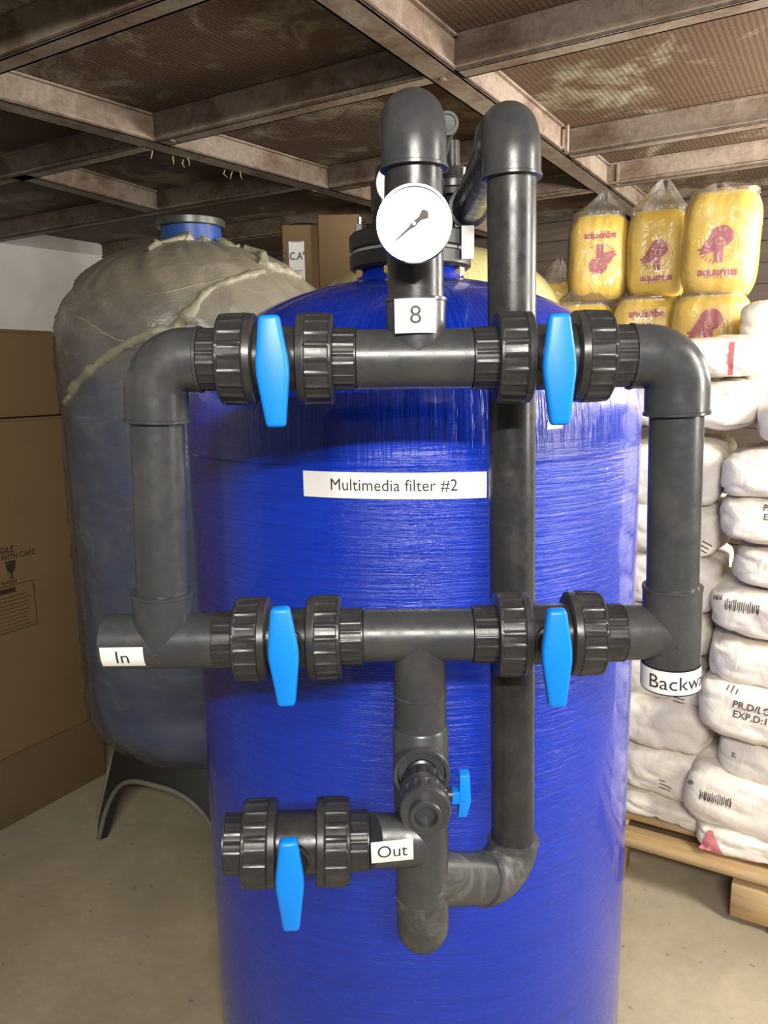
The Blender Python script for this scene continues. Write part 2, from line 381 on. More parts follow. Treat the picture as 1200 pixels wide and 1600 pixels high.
# ---------------------------------------------------------------- pipe fittings
RP, RS, RE = .0375, .0435, .0445
def pipe(parent, a, b, r=RP, mat='pvc_grey', name='pipe', label=None):
    a, b = V(a), V(b); L = (b-a).length
    return MB().lathe(a, b-a, [(0, r), (L, r)], 48).build(name, mat, parent, label=label)
def elbow_path(a, c, b, R, n=14):
    a, b, c = V(a), V(b), V(c); u, w = unit(a-c), unit(b-c)
    ang = u.angle(w); d = R/math.tan(ang/2); p0, p1 = c+u*d, c+w*d
    ctr = c + unit(u+w)*(R/math.sin(ang/2)); e0, e1 = p0-ctr, p1-ctr; th = e0.angle(e1)
    out = [a]
    for i in range(n+1):
        s = i/n; out.append(ctr + (e0*math.sin((1-s)*th)+e1*math.sin(s*th))/math.sin(th))
    return out + [b]
def elbow(parent, c, da, db, la, lb, r=RE, R=None, mat='pvc_grey', rims=(1, 1), label=None):
    c = V(c); da, db = unit(da), unit(db); R = R or r*1.06
    path = elbow_path(c+da*la, c, c+db*lb, R)
    m = MB().tube(path, r, 48)
    for (d, l, on) in ((da, la, rims[0]), (db, lb, rims[1])):
        if on: m.lathe(c+d*(l-.004), d, [(0, r), (.0012, r+.0018), (.005, r+.0018), (.006, r-.001)], 48)
    return m.build('elbow', mat, parent, label=label)
def tee(parent, a, b, c, dbr, lbr, r=RS, rb=None, mat='pvc_grey', label=None, rim=True):
    a, b = V(a), V(b); ax = unit(b-a); L = (b-a).length; rb = rb or r
    m = MB().lathe(a, ax, [(0, r-.002), (.001, r), (L-.001, r), (L, r-.002)], 56)
    dbr = unit(dbr); c = V(c)
    m.lathe(c, dbr, [(0, rb*.96), (lbr-.005, rb)] + ([(lbr-.004, rb+.0018), (lbr, rb+.0018), (lbr+.001, rb-.002)] if rim else [(lbr, rb)]), 56)
    return m.build('tee', mat, parent, label=label)
def weld(parent, p, ax, r, w=.003):
    ax = unit(ax); return MB().lathe(V(p)-ax*w/2, ax, [(0, r), (w*.3, r+.0012), (w*.7, r+.0012), (w, r)], 48).build('weld_bead', 'scuffed_pvc', parent)
# ---- ball valve -------------------------------------------------
def nut_profile(sgn):
    # from the body outwards: smooth lip, then ribbed skirt
    return [(0, .046), (.0, .060), (.002, .0628), (.011, .0636), (.0125, .0622), (.0135, .0632, 0), (.0145, .0642, .0022), (.044, .0632, .0022), (.0455, .0625, 0), (.0485, .0622, 0), (.0500, .060), (.0500, .044)]
def mk_valve(name, label, group, a, b, hp, hy, hh, hw, tilt, Ls=.223, handle_mat='handle_blue'):
    """a, b: points on the axis at the two outer ends; hp: handle centre pixel; hy: its distance"""
    a, b = V(a), V(b); ctr = (a+b)/2; x = unit(b-a)
    fr = frame_at(ctr, x, ZZ)         # local x along pipe, y up, z = towards the viewer (x cross up = -Y)
    t = empty(name, ctr, fr.to_3x3(), label, 'valve', group)
    L = (b-a).length/2; hb = .0290
    X = V((1, 0, 0)); g20 = lambda th: (th*20/(2*PI)) % 1 > .17
    MB().lathe((-hb, 0, 0), X, [(0, .0455), (2*hb, .0455)], 48).build('body', 'pvc_dark', t)
    for s in (1, -1):
        MB().lathe((s*hb, 0, 0), X*s, nut_profile(s), 160, g20).build('union_nut', 'pvc_dark', t)
        MB().lathe((s*(hb+.045), 0, 0), X*s, [(0, .0435, .0014), (L-hb-.048, .0435, .0014), (L-hb-.0475, .0435, 0), (L-hb-.0455, .0435, 0), (L-hb-.045, .040)], 144, lambda th: (th*18/(2*PI)) % 1 > .14).build('end_collar', 'pvc_dark', t)
    # handle
    inv = fr.inverted(); h = inv @ atY(hp[0], hp[1], hy)
    out = [(-hw*.62, hh*.5), (hw*.62, hh*.5), (hw, .012), (hw, -.004), (hw*.58, -hh*.5), (-hw*.58, -hh*.5), (-hw, -.004), (-hw, .012)]
    th = .019; m = MB()
    n = len(out); m.add([V((p[0]*.97, p[1]*.985, th/2)) for p in out]+[V((p[0], p[1], -th/2)) for p in out],
          [tuple(range(n)), tuple(range(2*n-1, n-1, -1))]+[(i, n+i, n+(i+1) % n, (i+1) % n) for i in range(n)])
    xf = Matrix.Translation(h) @ Matrix.Rotation(tilt, 4, 'Z')
    me = bevel_mesh(m, .0055, 3, 'handle', 60); me.transform(xf)
    hd = link('handle', me, handle_mat, t)
    z0 = .040
    MB().lathe((h.x*.35, h.y*.2, z0), (0, 0, 1), [(0, .024), (.008, .024), (.010, .020), (max(.012, h.z-th/2-z0), .015)], 32).build('stem', 'pvc_dark', t)
    return t, fr
YT, YM, YB = 1.10, 1.11, 1.045
YL = 1.24
G5 = 'large ball valves of the pipework'
tl, frTL = mk_valve('ball_valve', 'upper left dark grey ball valve with long blue handle, beside the inlet elbow', G5, atY(311, 562, YT), atY(557, 561, YT), (426, 581), 1.0, .143, .0215, .04)
tr_, frTR = mk_valve('ball_valve', 'upper right dark grey ball valve with blue handle, right of the number 8 sticker', G5, atY(737, 560, YT), atY(985, 556, YT), (874, 578), 1.0, .142, .0215, .03)
ml, frML = mk_valve('ball_valve', 'dark grey ball valve with blue handle between the In sticker and the middle tee', G5, atY(337, 1000, YM), atY(568, 994, YM), (443, 1026), .985, .140, .0205, .02)
mr_, frMR = mk_valve('ball_valve', 'dark grey ball valve with blue handle just left of the Backwash sticker', G5, atY(737, 991, YM), atY(972, 988, YM), (870, 1028), .985, .139, .0205, .03)
bl, frBL = mk_valve('ball_valve', 'lowest large ball valve with blue handle and open end, left of the Out sticker', G5, atY(351, 1318, YB), atY(575, 1312, YB+.015), (453, 1382), .965, .139, .020, .03)
# black disc painted for the shade inside the outlet valve's open end
a_, b_ = atY(351, 1318, YB), atY(575, 1312, YB+.015)
ax_ = unit(b_-a_); inv = frBL.inverted(); Lh = (b_-a_).length/2
MB().lathe((-Lh-.0006, 0, 0), (1, 0, 0), [(0, .0), (0, .033)], 40).build('bore_shade_disc', 'bore_shade_black', bl)
# ---- stickers ---------------------------------------------------
def cyl_fn(c, ax, r, front=V((0, -1, 0))):
    """x along the axis ax, y round the pipe; 0,0 faces front"""
    ax = unit(ax); f = unit(front - ax*front.dot(ax)); u = ax.cross(f)
    c = V(c)
    def fn(x, y, lift):
        th = y/r; return c + ax*x + (f*math.cos(th)+u*math.sin(th))*(r+lift)
    return fn
def rot_fn(fn, a):
    return lambda x, y, l: fn(math.cos(a)*x-math.sin(a)*y, math.sin(a)*x+math.cos(a)*y, l)
def sticker(parent, fn, w, h, text, size, label, lift=.0006, edge=None, sx=1.0, bold=.0, tx=0, ty=0, spacing=1.0):
    if edge: mapped('sticker_edge', sheet_polys(w+edge*2, h+edge*2, 24, 8), 'label_black', fn, parent, lift*.5)
    s = mapped('sticker', sheet_polys(w, h, 24, 10), 'label_white', fn, parent, lift, label)
    tx_ = refine(move(text_polys(text, size, bold, sx, spacing), tx, ty), size*.2)
    mapped('lettering', tx_, 'label_ink', fn, s, lift+.0006)
    return s
# ---- inlet run (left) --------------------------------------------
ca = atY(243, 562, YT); cb = atY(256, 1001, YM)
t = empty('pipe_run', cb, None, 'grey inlet pipe loop at far left with elbow, upright pipe and In sticker', 'pipework')
def under(parent, fn):   # build in world space, then parent keeping place
    before = set(bpy.data.objects); fn(); 
def W(parent):           # make every direct child authored in world space stay put
    inv = parent.matrix_basis.inverted()
    for ch in [o for o in C.objects if o.parent == parent]: ch.matrix_parent_inverse = inv
dv = unit(cb-ca); hx = unit(atY(311, 562, YT)-ca)
elbow(t, ca, hx, dv, (atY(314, 562, YT)-ca).length, .086, mat='pvc_grey')
pipe(t, ca+dv*.05, cb-dv*.05)
la = atY(166, 1002, YM)
tee(t, la, atY(339, 1000, YM), cb, -dv, .078, r=.0415, rb=RS+.0005, rim=True)
MB().lathe(la-unit(cb-la)*.0008, unit(cb-la), [(0, 0), (0, .031)], 32).build('bore_shade_disc', 'bore_shade_black', t)  # black disc in place of the shaded pipe inside
MB().lathe(cb+V((-.003, -.0415, -.008)), (0, -1, 0), [(0, .0036), (.0012, .003)], 12).build('mould_mark', 'pvc_grey', t)
c_ = la + (cb-la)*.42; fn = cyl_fn(c_, unit(cb-la), .0415, V((-.1, -1, -.30)))
sticker(t, lambda x, y, l: fn(x, -y, l), .063, .034, 'In', .0300, 'white sticker reading In')
W(t)
# ---- backwash run (right) ----------------------------------------
ca = atY(1059, 557, YT); cb = atY(1049, 987, YM+.0)
t = empty('pipe_run', cb, None, 'grey backwash pipe loop at far right with elbow, upright pipe and Backwash sticker', 'pipework')
dv = unit(cb-ca); hx = unit(atY(985, 557, YT)-ca)
elbow(t, ca, hx, dv, (atY(984, 557, YT)-ca).length, .080, mat='pvc_grey')
pipe(t, ca+dv*.05, cb-dv*.05)
top = cb-dv*.073; bot = cb+dv*.082
m = MB().lathe(top, dv, [(0, .036), (0, .0435), (.004, .0437), (.005, .0425), ((bot-top).length, .0425)], 56)
hl = atY(970, 988, YM); m.lathe(hl, cb-hl, [(0, .0415), ((cb-hl).length, .0405)], 56)
m.build('tee', 'pvc_grey', t)
MB().lathe(cb+V((-.004, -.0425, -.01)), (0, -1, 0), [(0, .0036), (.0012, .003)], 12).build('mould_mark', 'pvc_grey', t)
cs = cb + dv*.0655
fn = cyl_fn(cs, dv, .0428, V((-.42, -1, 0))); fw = lambda x, y, l: fn(-y, -x, l)
sticker(t, fw, .125, .036, 'Backwash', .0305, 'white curved sticker reading Backwash with a black edge', edge=.0022, tx=.029, ty=-.001, lift=.001)
W(t)
# ---- upper centre run with the number 8 --------------------------
ta, tb = atY(557, 562, YT), atY(737, 560, YT); cc = atY(651, 561, YT)
XE = atY(645, 205, YT).x
top = V((XE+.001, YT, CAMZ+.345)); 
t = empty('pipe_run', cc, None, 'central upright pipe with the number 8 sticker and a rounded top elbow', 'pipework')
up = unit(top-cc)
tee(t, ta, tb, cc, up, .082, r=.0415, rb=.0415, rim=True)
pipe(t, cc+up*.06, top-up*.03, r=.0385, mat='pvc_dark', label='glossy blackish pipe length')
elbow(t, top, -up, V((0, 1, 0)), .071, .085, r=.0445, R=.05)
pipe(t, top+V((0, .05, 0)), top+V((.0, .66, 0)), mat='pvc_dark')
e8 = atY(647, 497, YT)
fn = cyl_fn(e8, -up, .0462, V((0, -1, 0))); fw = lambda x, y, l: fn(-y, -x, l)
sticker(t, fw, .0585, .045, '8', .034, 'white sticker reading 8')
W(t)
# ---- lower centre run: tee, column, bypass riser -----------------
ta, tb = atY(568, 993, YM), atY(737, 991, YM); c1 = atY(655, 992, YM)
t = empty('pipe_run', c1, None, 'middle tee with its downward column, Out sticker and tall bypass riser on the right', 'pipework')
c5 = atY(661, 1468, YM-.005)
c5 = V((c5.x, c5.y, c5.z+.0)); dn = unit(c5-c1)
def col(y): # point on the column axis shown at picture row y
    lo, hi = 0, 1
    for _ in range(40):
        mid = (lo+hi)/2; p = c1+(c5-c1)*mid; q = p-CAM
        yy = 800-F*q.dot(UP)/q.dot(FW)
        if yy < y: lo = mid
        else: hi = mid
    return c1+(c5-c1)*lo
tee(t, ta, tb, c1, dn, (col(1083)-c1).length, r=.0400, rb=.0402, rim=False)
weld(t, col(1083), dn, .0402)
c2 = col(1180)
pipe(t, col(1083), col(1145), r=.0400, name='coupling', mat='pvc_grey')
fwd = V((0, -1, 0))
# tee whose socket faces the viewer
m = MB().lathe(col(1132), dn, [(0, .0395), (.004, .0425), ((col(1255)-col(1132)).length, .0425)], 56)
c2f = c2 + V((-.001, 0, -.006))
m.lathe(c2f, fwd, [(0, .042), (.050, .0425), (.052, .0415), (.052, .036), (.030, .0355), (.029, .0)], 56)
m.build('tee', 'pvc_grey', t, label='tee with a socket facing the viewer')
MB().lathe(c2f+fwd*.0285, fwd, [(0, .0352), (.018, .0345), (.018, .024), (.004, .0235), (.003, 0)], 48).build('reducer_bush', 'pvc_grey', t)
pipe(t, col(1250), col(1395), r=.0415, name='column_pipe', mat='pvc_grey')
weld(t, col(1397), dn, .0415)
elbow(t, c5+V((0, 0, .003)), -dn, V((0, 1, -.02)), (col(1397)-c5).length, .09, r=.0415, R=.044, mat='scuffed_pvc', rims=(0, 0), label='scuffed bottom elbow turning back to the tank')
# outlet branch to the left and the Out sticker
oc = col(1313); ol = atY(575, 1313, YB+.015)
pipe(t, ol, oc, r=.0405, name='branch_pipe', mat='pvc_grey')
of = frame_at(atY(613, 1330, 1.02), V((1, .12, .0)), ZZ)
def out_fn(x, y, l): # sheet bridging the branch and the column
    p = of @ V((x, y, 0)); bend = .018*max(0, -y/.021)**2*.25
    return p + V((0, -.0005-l+bend, 0))
sticker(t, rot_fn(out_fn, .015), .062, .036, 'Out', .0275, 'white sticker reading Out')
# right hand branch and riser
cr = atY(801, 1374, YL); br = col(1372)
hr = unit(br-cr)
elbow(t, cr, hr, ZZ, .088, .080, r=.0435, R=.052, mat='scuffed_pvc', label='dirty lower elbow')
pipe(t, br, cr+hr*.085, r=.0425, name='branch_pipe', mat='scuffed_pvc')
weld(t, cr+hr*.088, hr, .043)
tp = atY(799, 215, YL); tp.z = CAMZ+.372
upr = unit(tp-cr)
pipe(t, cr+upr*.05, tp-upr*.03, mat='pvc_dark', name='riser_pipe')
elbow(t, tp, -upr, V((0, 1, 0)), .078, .085, r=.0445, R=.052)
pipe(t, tp+V((0, .05, 0)), tp+V((0, .60, 0)), mat='pvc_dark', name='return_pipe')
elbow(t, tp+V((0, .655, 0)), V((0, -1, 0)), V((-1, 0, 0)), .075, .07, mat='pvc_dark')
W(t)
# ---- small sampling valve ----------------------------------------
o0 = c2f + fwd*.030
sv = empty('sampling_valve', o0, None, 'small dark grey union valve pointing at the viewer with tiny blue handle', 'valve')
MB().lathe(o0, fwd, [(0, .0225), (.018, .0225), (.020, .019), (.045, .019)], 40).build('nipple', 'pvc_dark', sv)
g12 = lambda th: (th*14/(2*PI)) % 1 < .3
S = o0 + fwd*.045
MB().lathe(S, fwd, [(0, .026), (.001, .032), (.006, .0335), (.012, .0335, .0025), (.022, .0335, .0025), (.024, .033, 0)], 112, g12).build('rear_nut', 'pvc_dark', sv)
MB().lathe(S+fwd*.024, fwd, [(0, .030), (.024, .031)], 48).build('body', 'pvc_grey', sv)
MB().lathe(S+fwd*.040, fwd, [(0, .032), (.002, .0345, 0), (.004, .0345, .0025), (.016, .0345, .0025), (.020, .035, 0), (.030, .0355, 0), (.033, .0335, 0), (.033, .022)], 112, g12).build('front_nut', 'pvc_grey', sv)
MB().lathe(S+fwd*.073, fwd, [(-.01, .0222), (.012, .0222), (.014, .0205), (.0140, .0158), (-.012, .0150), (-.012, .0135), (-.03, .013), (-.03, 0)], 48).build('spigot', 'pvc_grey', sv)
MB().lathe(S+fwd*.060, fwd, [(0, 0), (.0, .0152), (.004, .0152), (.004, .0105), (.0005, .0100), (.0004, 0)], 40).build('bore', 'bore_shade_black', sv)  # black plug paints the shade deep in the spigot
hc = S+fwd*.030
MB().lathe(hc+V((.028, 0, 0)), (1, 0, 0), [(0, .010), (.012, .010)], 20).build('stem', 'pvc_dark', sv)
m = MB().box((.039, -.008, -.011), (.052, .010, .007)); h1 = link('handle', bevel_mesh(m, .0015, 2), 'handle_blue', sv); h1.data.transform(Matrix.Translation(hc))
m = MB().add([(.050, -.010, .034), (.064, -.010, .034), (.066, -.010, -.006), (.060, -.010, -.030), (.048, -.010, -.030), (.050, -.010, -.006), (.050, .010, .034), (.064, .010, .034), (.066, .010, -.006), (.060, .010, -.030), (.048, .010, -.030), (.050, .010, -.006)],
             [(0, 1, 2, 3, 4, 5), (11, 10, 9, 8, 7, 6)]+[(i, (i+1) % 6, 6+(i+1) % 6, 6+i) for i in range(6)])
h2 = link('lever', bevel_mesh(m, .0015, 2), 'handle_blue', h1); h2.data.transform(Matrix.Translation(hc))
W(sv)
# ---- pressure gauges ---------------------------------------------
def gauge(gc, face, r, label, group=None, full=True):
    t = empty('pressure_gauge', gc, frame_at(gc, V((0, 0, 1)).cross(V(face)), ZZ).to_3x3(), label, 'gauge', group)
    # local: x right, y up, z towards face
    MB().lathe((0, 0, -.030), (0, 0, 1), [(0, r*.86), (.003, r*.93), (.024, r*.93), (.026, r), (.033, r), (.036, r*.975), (.036, r*.93), (.031, r*.92), (.031, 0)], 72).build('case', 'gauge_steel', t)
    m = MB(); m.add([(r*.93*math.cos(2*PI*k/64), r*.93*math.sin(2*PI*k/64), .0012) for k in range(64)], [tuple(range(64))]); d = m.build('dial', 'gauge_dial', t, smooth=False)
    m = MB(); m.add([(r*.93*math.cos(2*PI*k/64), r*.93*math.sin(2*PI*k/64), .0048) for k in range(64)], [tuple(range(64))]); m.build('glass', 'gauge_glass', t, smooth=False)
    a = math.radians(-140); m = MB(); c, s = math.cos(a), math.sin(a)
    def P(l, w): return (c*l-s*w*.72, s*l+c*w*.72, .003)
    hub = (.0025*1, .002)
    pts = [P(r*.74, 0), P(r*.12, .0022), P(r*.10, .0032), P(0, .0042), P(-r*.10, .0032), P(-r*.20, .0032), P(-r*.38, .0085), P(-r*.44, .004), P(-r*.46, 0), P(-r*.44, -.004), P(-r*.38, -.0085), P(-r*.20, -.0032), P(-r*.10, -.0032), P(0, -.0042), P(r*.10, -.0032), P(r*.12, -.0022)]
    pts = [(p[0]*1+.0, p[1], p[2]) for p in pts]
    m.add(pts, [tuple(range(len(pts)))]); m.build('needle', 'needle_grey', t, smooth=False)
    MB().lathe((0, 0, .003), (0, 0, 1), [(0, .0024), (.0012, .002)], 16).build('needle_pin', 'zinc', t)
    if full:
        # scale ticks, faint
        m = MB()
        for k in range(41):
            th = math.radians(225-270*k/40); l = .085 if k % 5 == 0 else .045
            e, n_ = V((math.cos(th), math.sin(th), 0)), V((-math.sin(th), math.cos(th), 0))*.0002
            p0, p1 = e*r*.86, e*r*(.86-l); z = V((0, 0, .0016))
            m.add([p0+n_+z, p0-n_+z, p1-n_+z, p1+n_+z], [(0, 1, 2, 3)])
        o = m.build('scale', 'gauge_mark', d, smooth=False)
        mapped('unit_print', move(text_polys('bar', .0055), 0, -r*.46), 'gauge_print', lambda x, y, l: V((x, y, .0018)), d)
    MB().lathe((0, -r*.25, -.031), (0, 0, -1), [(-.004, .012), (.004, .012), (.006, .007), (.018, .007)], 6).build('back_nut', 'zinc', t)
    return t
flat('gauge_mark', (.66, .66, .64), .5)
gauge(atY(647, 350, 1.005), V((-.04, -1, -.16)), .0478, 'round white pressure gauge in front of the central upright pipe')
gauge(atY(621, 286, 1.62), V((-.15, -1, 0)), .043, 'second white gauge mostly hidden behind the central upright pipe', full=False)
# ---------------------------------------------------------------- tanks
def dome_profile(R, z0, z1, hd, hb, neck=.13, n=18, bulge=0.0):
    """closed vessel profile (t, r): bottom dish, shell, top dish, neck opening"""
    pr = [(z0-hb, .0)] + [(z0-hb*math.cos(k/n*PI/2), R*math.sin(k/n*PI/2)) for k in range(1, n)] + [(z0, R)]
    for k in range(1, 8): pr.append((z0+(z1-z0)*k/8, R+bulge*math.sin(PI*k/8)))
    pr.append((z1, R))
    for k in range(1, n*2):
        a = k/(2*n)*PI/2; r = R*math.cos(a)**.92
        if r < neck: break
        pr.append((z1+hd*math.sin(a), r))
    return pr
TX, TY, TR = .072, 1.89, .535
tk = empty('filter_tank', (TX, TY, 0), None, 'big glossy royal blue wound tank in the foreground with Multimedia filter sticker', 'tank')
ZS = CAMZ-.10
pr = dome_profile(TR, .10, ZS, .325, .09, .125)
pr = [(a, b*(1 if a > .2 or a == 0 else 1)) for a, b in pr]
body = MB().lathe((0, 0, 0), ZZ, pr + [(ZS+.345, .118), (ZS+.352, .112), (ZS+.39, .112)], 128).build('body', 'tank_blue', tk)
bvT = bvh_of(body.data, Matrix.Translation((TX, TY, 0)))
MB().lathe((0, 0, 0), ZZ, [(0, .36), (.01, .38), (.10, .40), (.12, .38)], 64).build('base_ring', 'base_black', tk)
# raised winding seam on the shoulder
MB().lathe((0, 0, ZS-.062), ZZ, [(0, TR-.001), (.0, TR+.0012), (.003, TR+.0016), (.006, TR-.001)], 128).build('winding_seam', 'tank_blue', tk)
pl, pr_ = bvT.ray_cast(CAM, ray(475, 755))[0], bvT.ray_cast(CAM, ray(760, 757))[0]
mid = (pl+pr_)/2; sw = math.hypot((pr_-pl).x, (pr_-pl).y)
th0, th1 = math.atan2(pl.y-TY, pl.x-TX), math.atan2(pr_.y-TY, pr_.x-TX)
arc = (th1-th0)*TR; thm = (th0+th1)/2; zm = (pl.z+pr_.z)/2; slope = (pr_.z-pl.z)/arc
def tank_fn(x, y, l):
    th = thm + x/TR; return V((math.cos(th)*(TR+.002+l), math.sin(th)*(TR+.002+l), zm+y+slope*x))
mapped('sticker', sheet_polys(arc, .0475, 40, 4), 'label_white', tank_fn, tk, 0, 'long white sticker reading Multimedia filter #2')
st = tk.children[-1]
mapped('lettering', text_polys('Multimedia filter #2', .0305, 0, .93, 1.02), 'label_ink', tank_fn, st, .0008)
# flanged head on top of the blue tank
FZ = CAMZ+.245
hd = empty('tank_head', (TX, TY, FZ), None, 'black flanged head fitting bolted on top of the big blue tank', 'fitting')
MB().lathe((0, 0, 0), ZZ, [(0, .10), (0, .136), (.005, .143), (.032, .143), (.036, .138)], 64).build('lower_flange', 'flange_black', hd)
MB().lathe((0, 0, .036), ZZ, [(0, .137), (.006, .137)], 64).build('gasket', 'gasket_grey', hd)
MB().lathe((0, 0, .042), ZZ, [(0, .138), (.004, .143), (.034, .143), (.040, .137), (.042, .095)], 64).build('upper_flange', 'flange_black', hd)
bolt = MB().lathe((0, 0, -.045), ZZ, [(0, .006), (.16, .006)], 10).mesh('bolt'); nut = MB().lathe((0, 0, -.018), ZZ, [(0, .009), (0, .0125), (.016, .0125), (.016, .008)], 6).mesh('nut', sharp=20)
wash = MB().lathe((0, 0, .083), ZZ, [(0, .015), (.003, .015), (.003, .0125), (.016, .0125), (.017, .008)], 6).mesh('nut', sharp=20)
for k in range(8):
    a = 2*PI*(k+.42)/8; p = (math.cos(a)*.122, math.sin(a)*.122, 0)
    b = link('bolt', bolt, 'zinc', hd); b.location = p
    link('nut', nut, 'brass_zinc', b); link('cap_nut', wash, 'zinc', b)
MB().lathe((0, 0, .08), ZZ, [(0, .095), (.01, .088), (.055, .086), (.06, .09), (.115, .09), (.12, .082), (.15, .075), (.16, .05)], 48).build('valve_body', 'flange_black', hd)
MB().lathe((.10, 0, .165), ZZ, [(0, .043), (.012, .045), (.015, .05), (.03, .05), (.034, .04), (.06, .036), (.06, .018), (.12, .017)], 32).build('side_fitting', 'pvc_dark', hd)
for k in range(4):
    MB().lathe((.10+.040*math.cos(k*PI/2+.6), .040*math.sin(k*PI/2+.6), .19), ZZ, [(0, .005), (.03, .005)], 8).build('stud', 'zinc', hd)
mapped('sticker', sheet_polys(.03, .07, 6, 4), 'label_white', lambda x, y, l: V((math.cos(PI+.95+x/.092)*.092, math.sin(PI+.95+x/.092)*.092, .165+y)), hd, 0, 'small white sticker')
MB().box((.112, -.095, .012), (.140, -.085, .083)).build('flange_glare_patch', 'flange_glare_white', hd, smooth=False, label='white patch for the brightly lit side of the flange')  # added white patch stands for light on the flange side
e = V((.115, .05, .40))
ve = atY(699, 192, 1.62) - V((TX, TY, FZ))
m = MB().lathe(ve, (0, 1, 0), [(.004, 0), (.003, .016), (0, .017), (0, .0225), (.020, .0225), (.020, .018), (.30, .018)], 32)
m.build('vent_elbow', 'flange_black', hd)
# cream tank at the back
T3X, T3Y = .252, 3.56
t3 = empty('filter_tank', (T3X, T3Y, 0), None, 'cream yellow fibreglass tank dome behind the blue tank', 'tank')
MB().lathe((0, 0, 0), ZZ, dome_profile(.555, .16, CAMZ+.22, .34, .16, .10) + [(CAMZ+.56, .09)], 96).build('body', 'tank_cream', t3)
MB().lathe((0, 0, CAMZ+.56), ZZ, [(0, .09), (0, .12), (.03, .12), (.03, .05)], 48).build('neck_flange', 'flange_black', t3)
MB().lathe((0, 0, 0), ZZ, [(0, .36), (.01, .38), (.10, .40), (.12, .38)], 48).build('base_ring', 'base_black', t3)
# wrapped tank at the left
T2X, T2Y, T2R = -.690, 2.96, .485
t2 = empty('filter_tank', (T2X, T2Y, 0), None, 'blue tank at left standing on black arched legs under dusty plastic', 'tank')
Z2 = CAMZ+.135
MB().lathe((0, 0, 0), ZZ, dome_profile(T2R-.012, .56, Z2, .325, .30, .115), 96).build('body', 'wrapped_blue', t2)
zc = atY(310, 352, T2Y).z
MB().lathe((0, 0, 0), ZZ, [(Z2+.27, .118), (zc-.02, .108), (zc, .108)], 64).build('neck', 'wrapped_blue', t2, label='bare glossy blue neck')
MB().lathe((0, 0, zc-.012), ZZ, [(0, .10), (0, .121), (.003, .124), (.025, .124), (.029, .119), (.029, .105), (.02, .10), (.02, 0)], 64).build('neck_flange', 'collar_metal', t2, label='dull metal flange ring')
# base skirt with arched openings
def skirt(r0, r1, z1, n=4, ph=0.0, thick=.03):
    m = MB(); seg = 160; lo = []; hi = []
    for side, dr in ((0, 0), (1, -thick)):
        for k in range(seg):
            th = 2*PI*k/seg; u = ((th-ph)*n/(2*PI)) % 1.0
            w = abs(u-.5)*2  # 0 mid opening .. 1 foot centre
            zo = 0 if w > .80 else .30*math.sqrt(max(0, 1-(w/.80)**2.6))
            zz = [zo, z1]
            for z in zz:
                r = r0+(r1-r0)*min(1, z/z1)+dr
                m.v.append(V((math.cos(th)*r, math.sin(th)*r, z)))
    for k in range(seg):
        j = (k+1) % seg; o = 2*seg
        m.f += [(2*k, 2*j, 2*j+1, 2*k+1), (o+2*k, o+2*k+1, o+2*j+1, o+2*j), (2*k, o+2*k, o+2*j, 2*j), (2*k+1, 2*j+1, o+2*j+1, o+2*k+1)]
    return m
PH = math.radians(201)
skirt(.50, .395, .38, 4, PH).build('base_skirt', 'base_black', t2)
rim = []
for k in range(161):
    th = 2*PI*k/160; u = ((th-PH)*4/(2*PI)) % 1.0; w = abs(u-.5)*2
    zo = 0.004 if w > .80 else .30*math.sqrt(max(0, 1-(w/.80)**2.6)); r = .50-.105*zo/.38+.004
    rim.append((th, r, zo))
for q_ in range(4):
    pts = []
    for k in range(61):
        u = k/60; w = abs(u-.5)*2*.80; th = PH+(.5+(u-.5)*.80+q_)*2*PI/4
        zo = .30*math.sqrt(max(0, 1-(w/.80)**2.6)); r = .50-.105*zo/.38+.004
        pts.append((math.cos(th)*r, math.sin(th)*r, zo+.006))
    MB().tube(pts, .009, 8).build('arch_lip', 'pale_rim', t2)
# dusty plastic sheet over that tank
n_th, n_z = 150, 70
ztop = Z2+.345
def film_pt(i, j):
    s = j/n_z; th = 2*PI*i/n_th
    # profile parameter: from bottom dish up to the neck
    if s < .22: a = (s/.22); r = (T2R+.004)*math.sin(.42+a*(PI/2-.42)); z = .56-.31*math.cos(.42+a*(PI/2-.42))
    elif s < .62: a = (s-.22)/.40; r = T2R+.004; z = .56+(Z2-.56)*a
    else: a = (s-.62)/.38; q = a*(PI/2)*.86; r = (T2R+.004)*math.cos(q)**.92; z = Z2+.342*math.sin(q)
    cx, sy = math.cos(th), math.sin(th)
    n1 = noise.noise(V((cx*1.6, sy*1.6, z*2.2+th*.0))); n2 = noise.noise(V((cx*5, sy*5, z*7+cx*3)))
    n3 = abs(noise.noise(V((cx*3+z*4, sy*3-z*3, z*2.4))))
    d = .012*n1 + .005*n2 + .018*(1-n3)**6*.9
    if a is not None and s > .62: d += .012*abs(math.sin(th*7+z*9))*(s-.62)/.38
    d += .014*math.exp(-((z-(Z2+.02))/.09)**2)*(.6+n1)
    r += .006+max(-.002, d)
    z += .01*n2*(1 if s > .62 else .3) + (.012 if s > .62 else 0)
    if j == n_z: z += .02*noise.noise(V((cx*6, sy*6, 3)))+.01; 
    return V((cx*r, sy*r, z))
m = MB(); m.v = [film_pt(i, j) for j in range(n_z+1) for i in range(n_th)]
m.f = [(j*n_th+i, j*n_th+(i+1) % n_th, (j+1)*n_th+(i+1) % n_th, (j+1)*n_th+i) for j in range(n_z) for i in range(n_th)]
fs_ = empty('plastic_sheet', (T2X, T2Y, 0), None, 'dusty crumpled translucent plastic sheet wrapped round the left blue tank', 'plastic sheet')
sh = m.build('film', 'dusty_film', fs_, sharp=180)
bvF = bvh_of(sh.data, Matrix.Translation((T2X, T2Y, 0)))
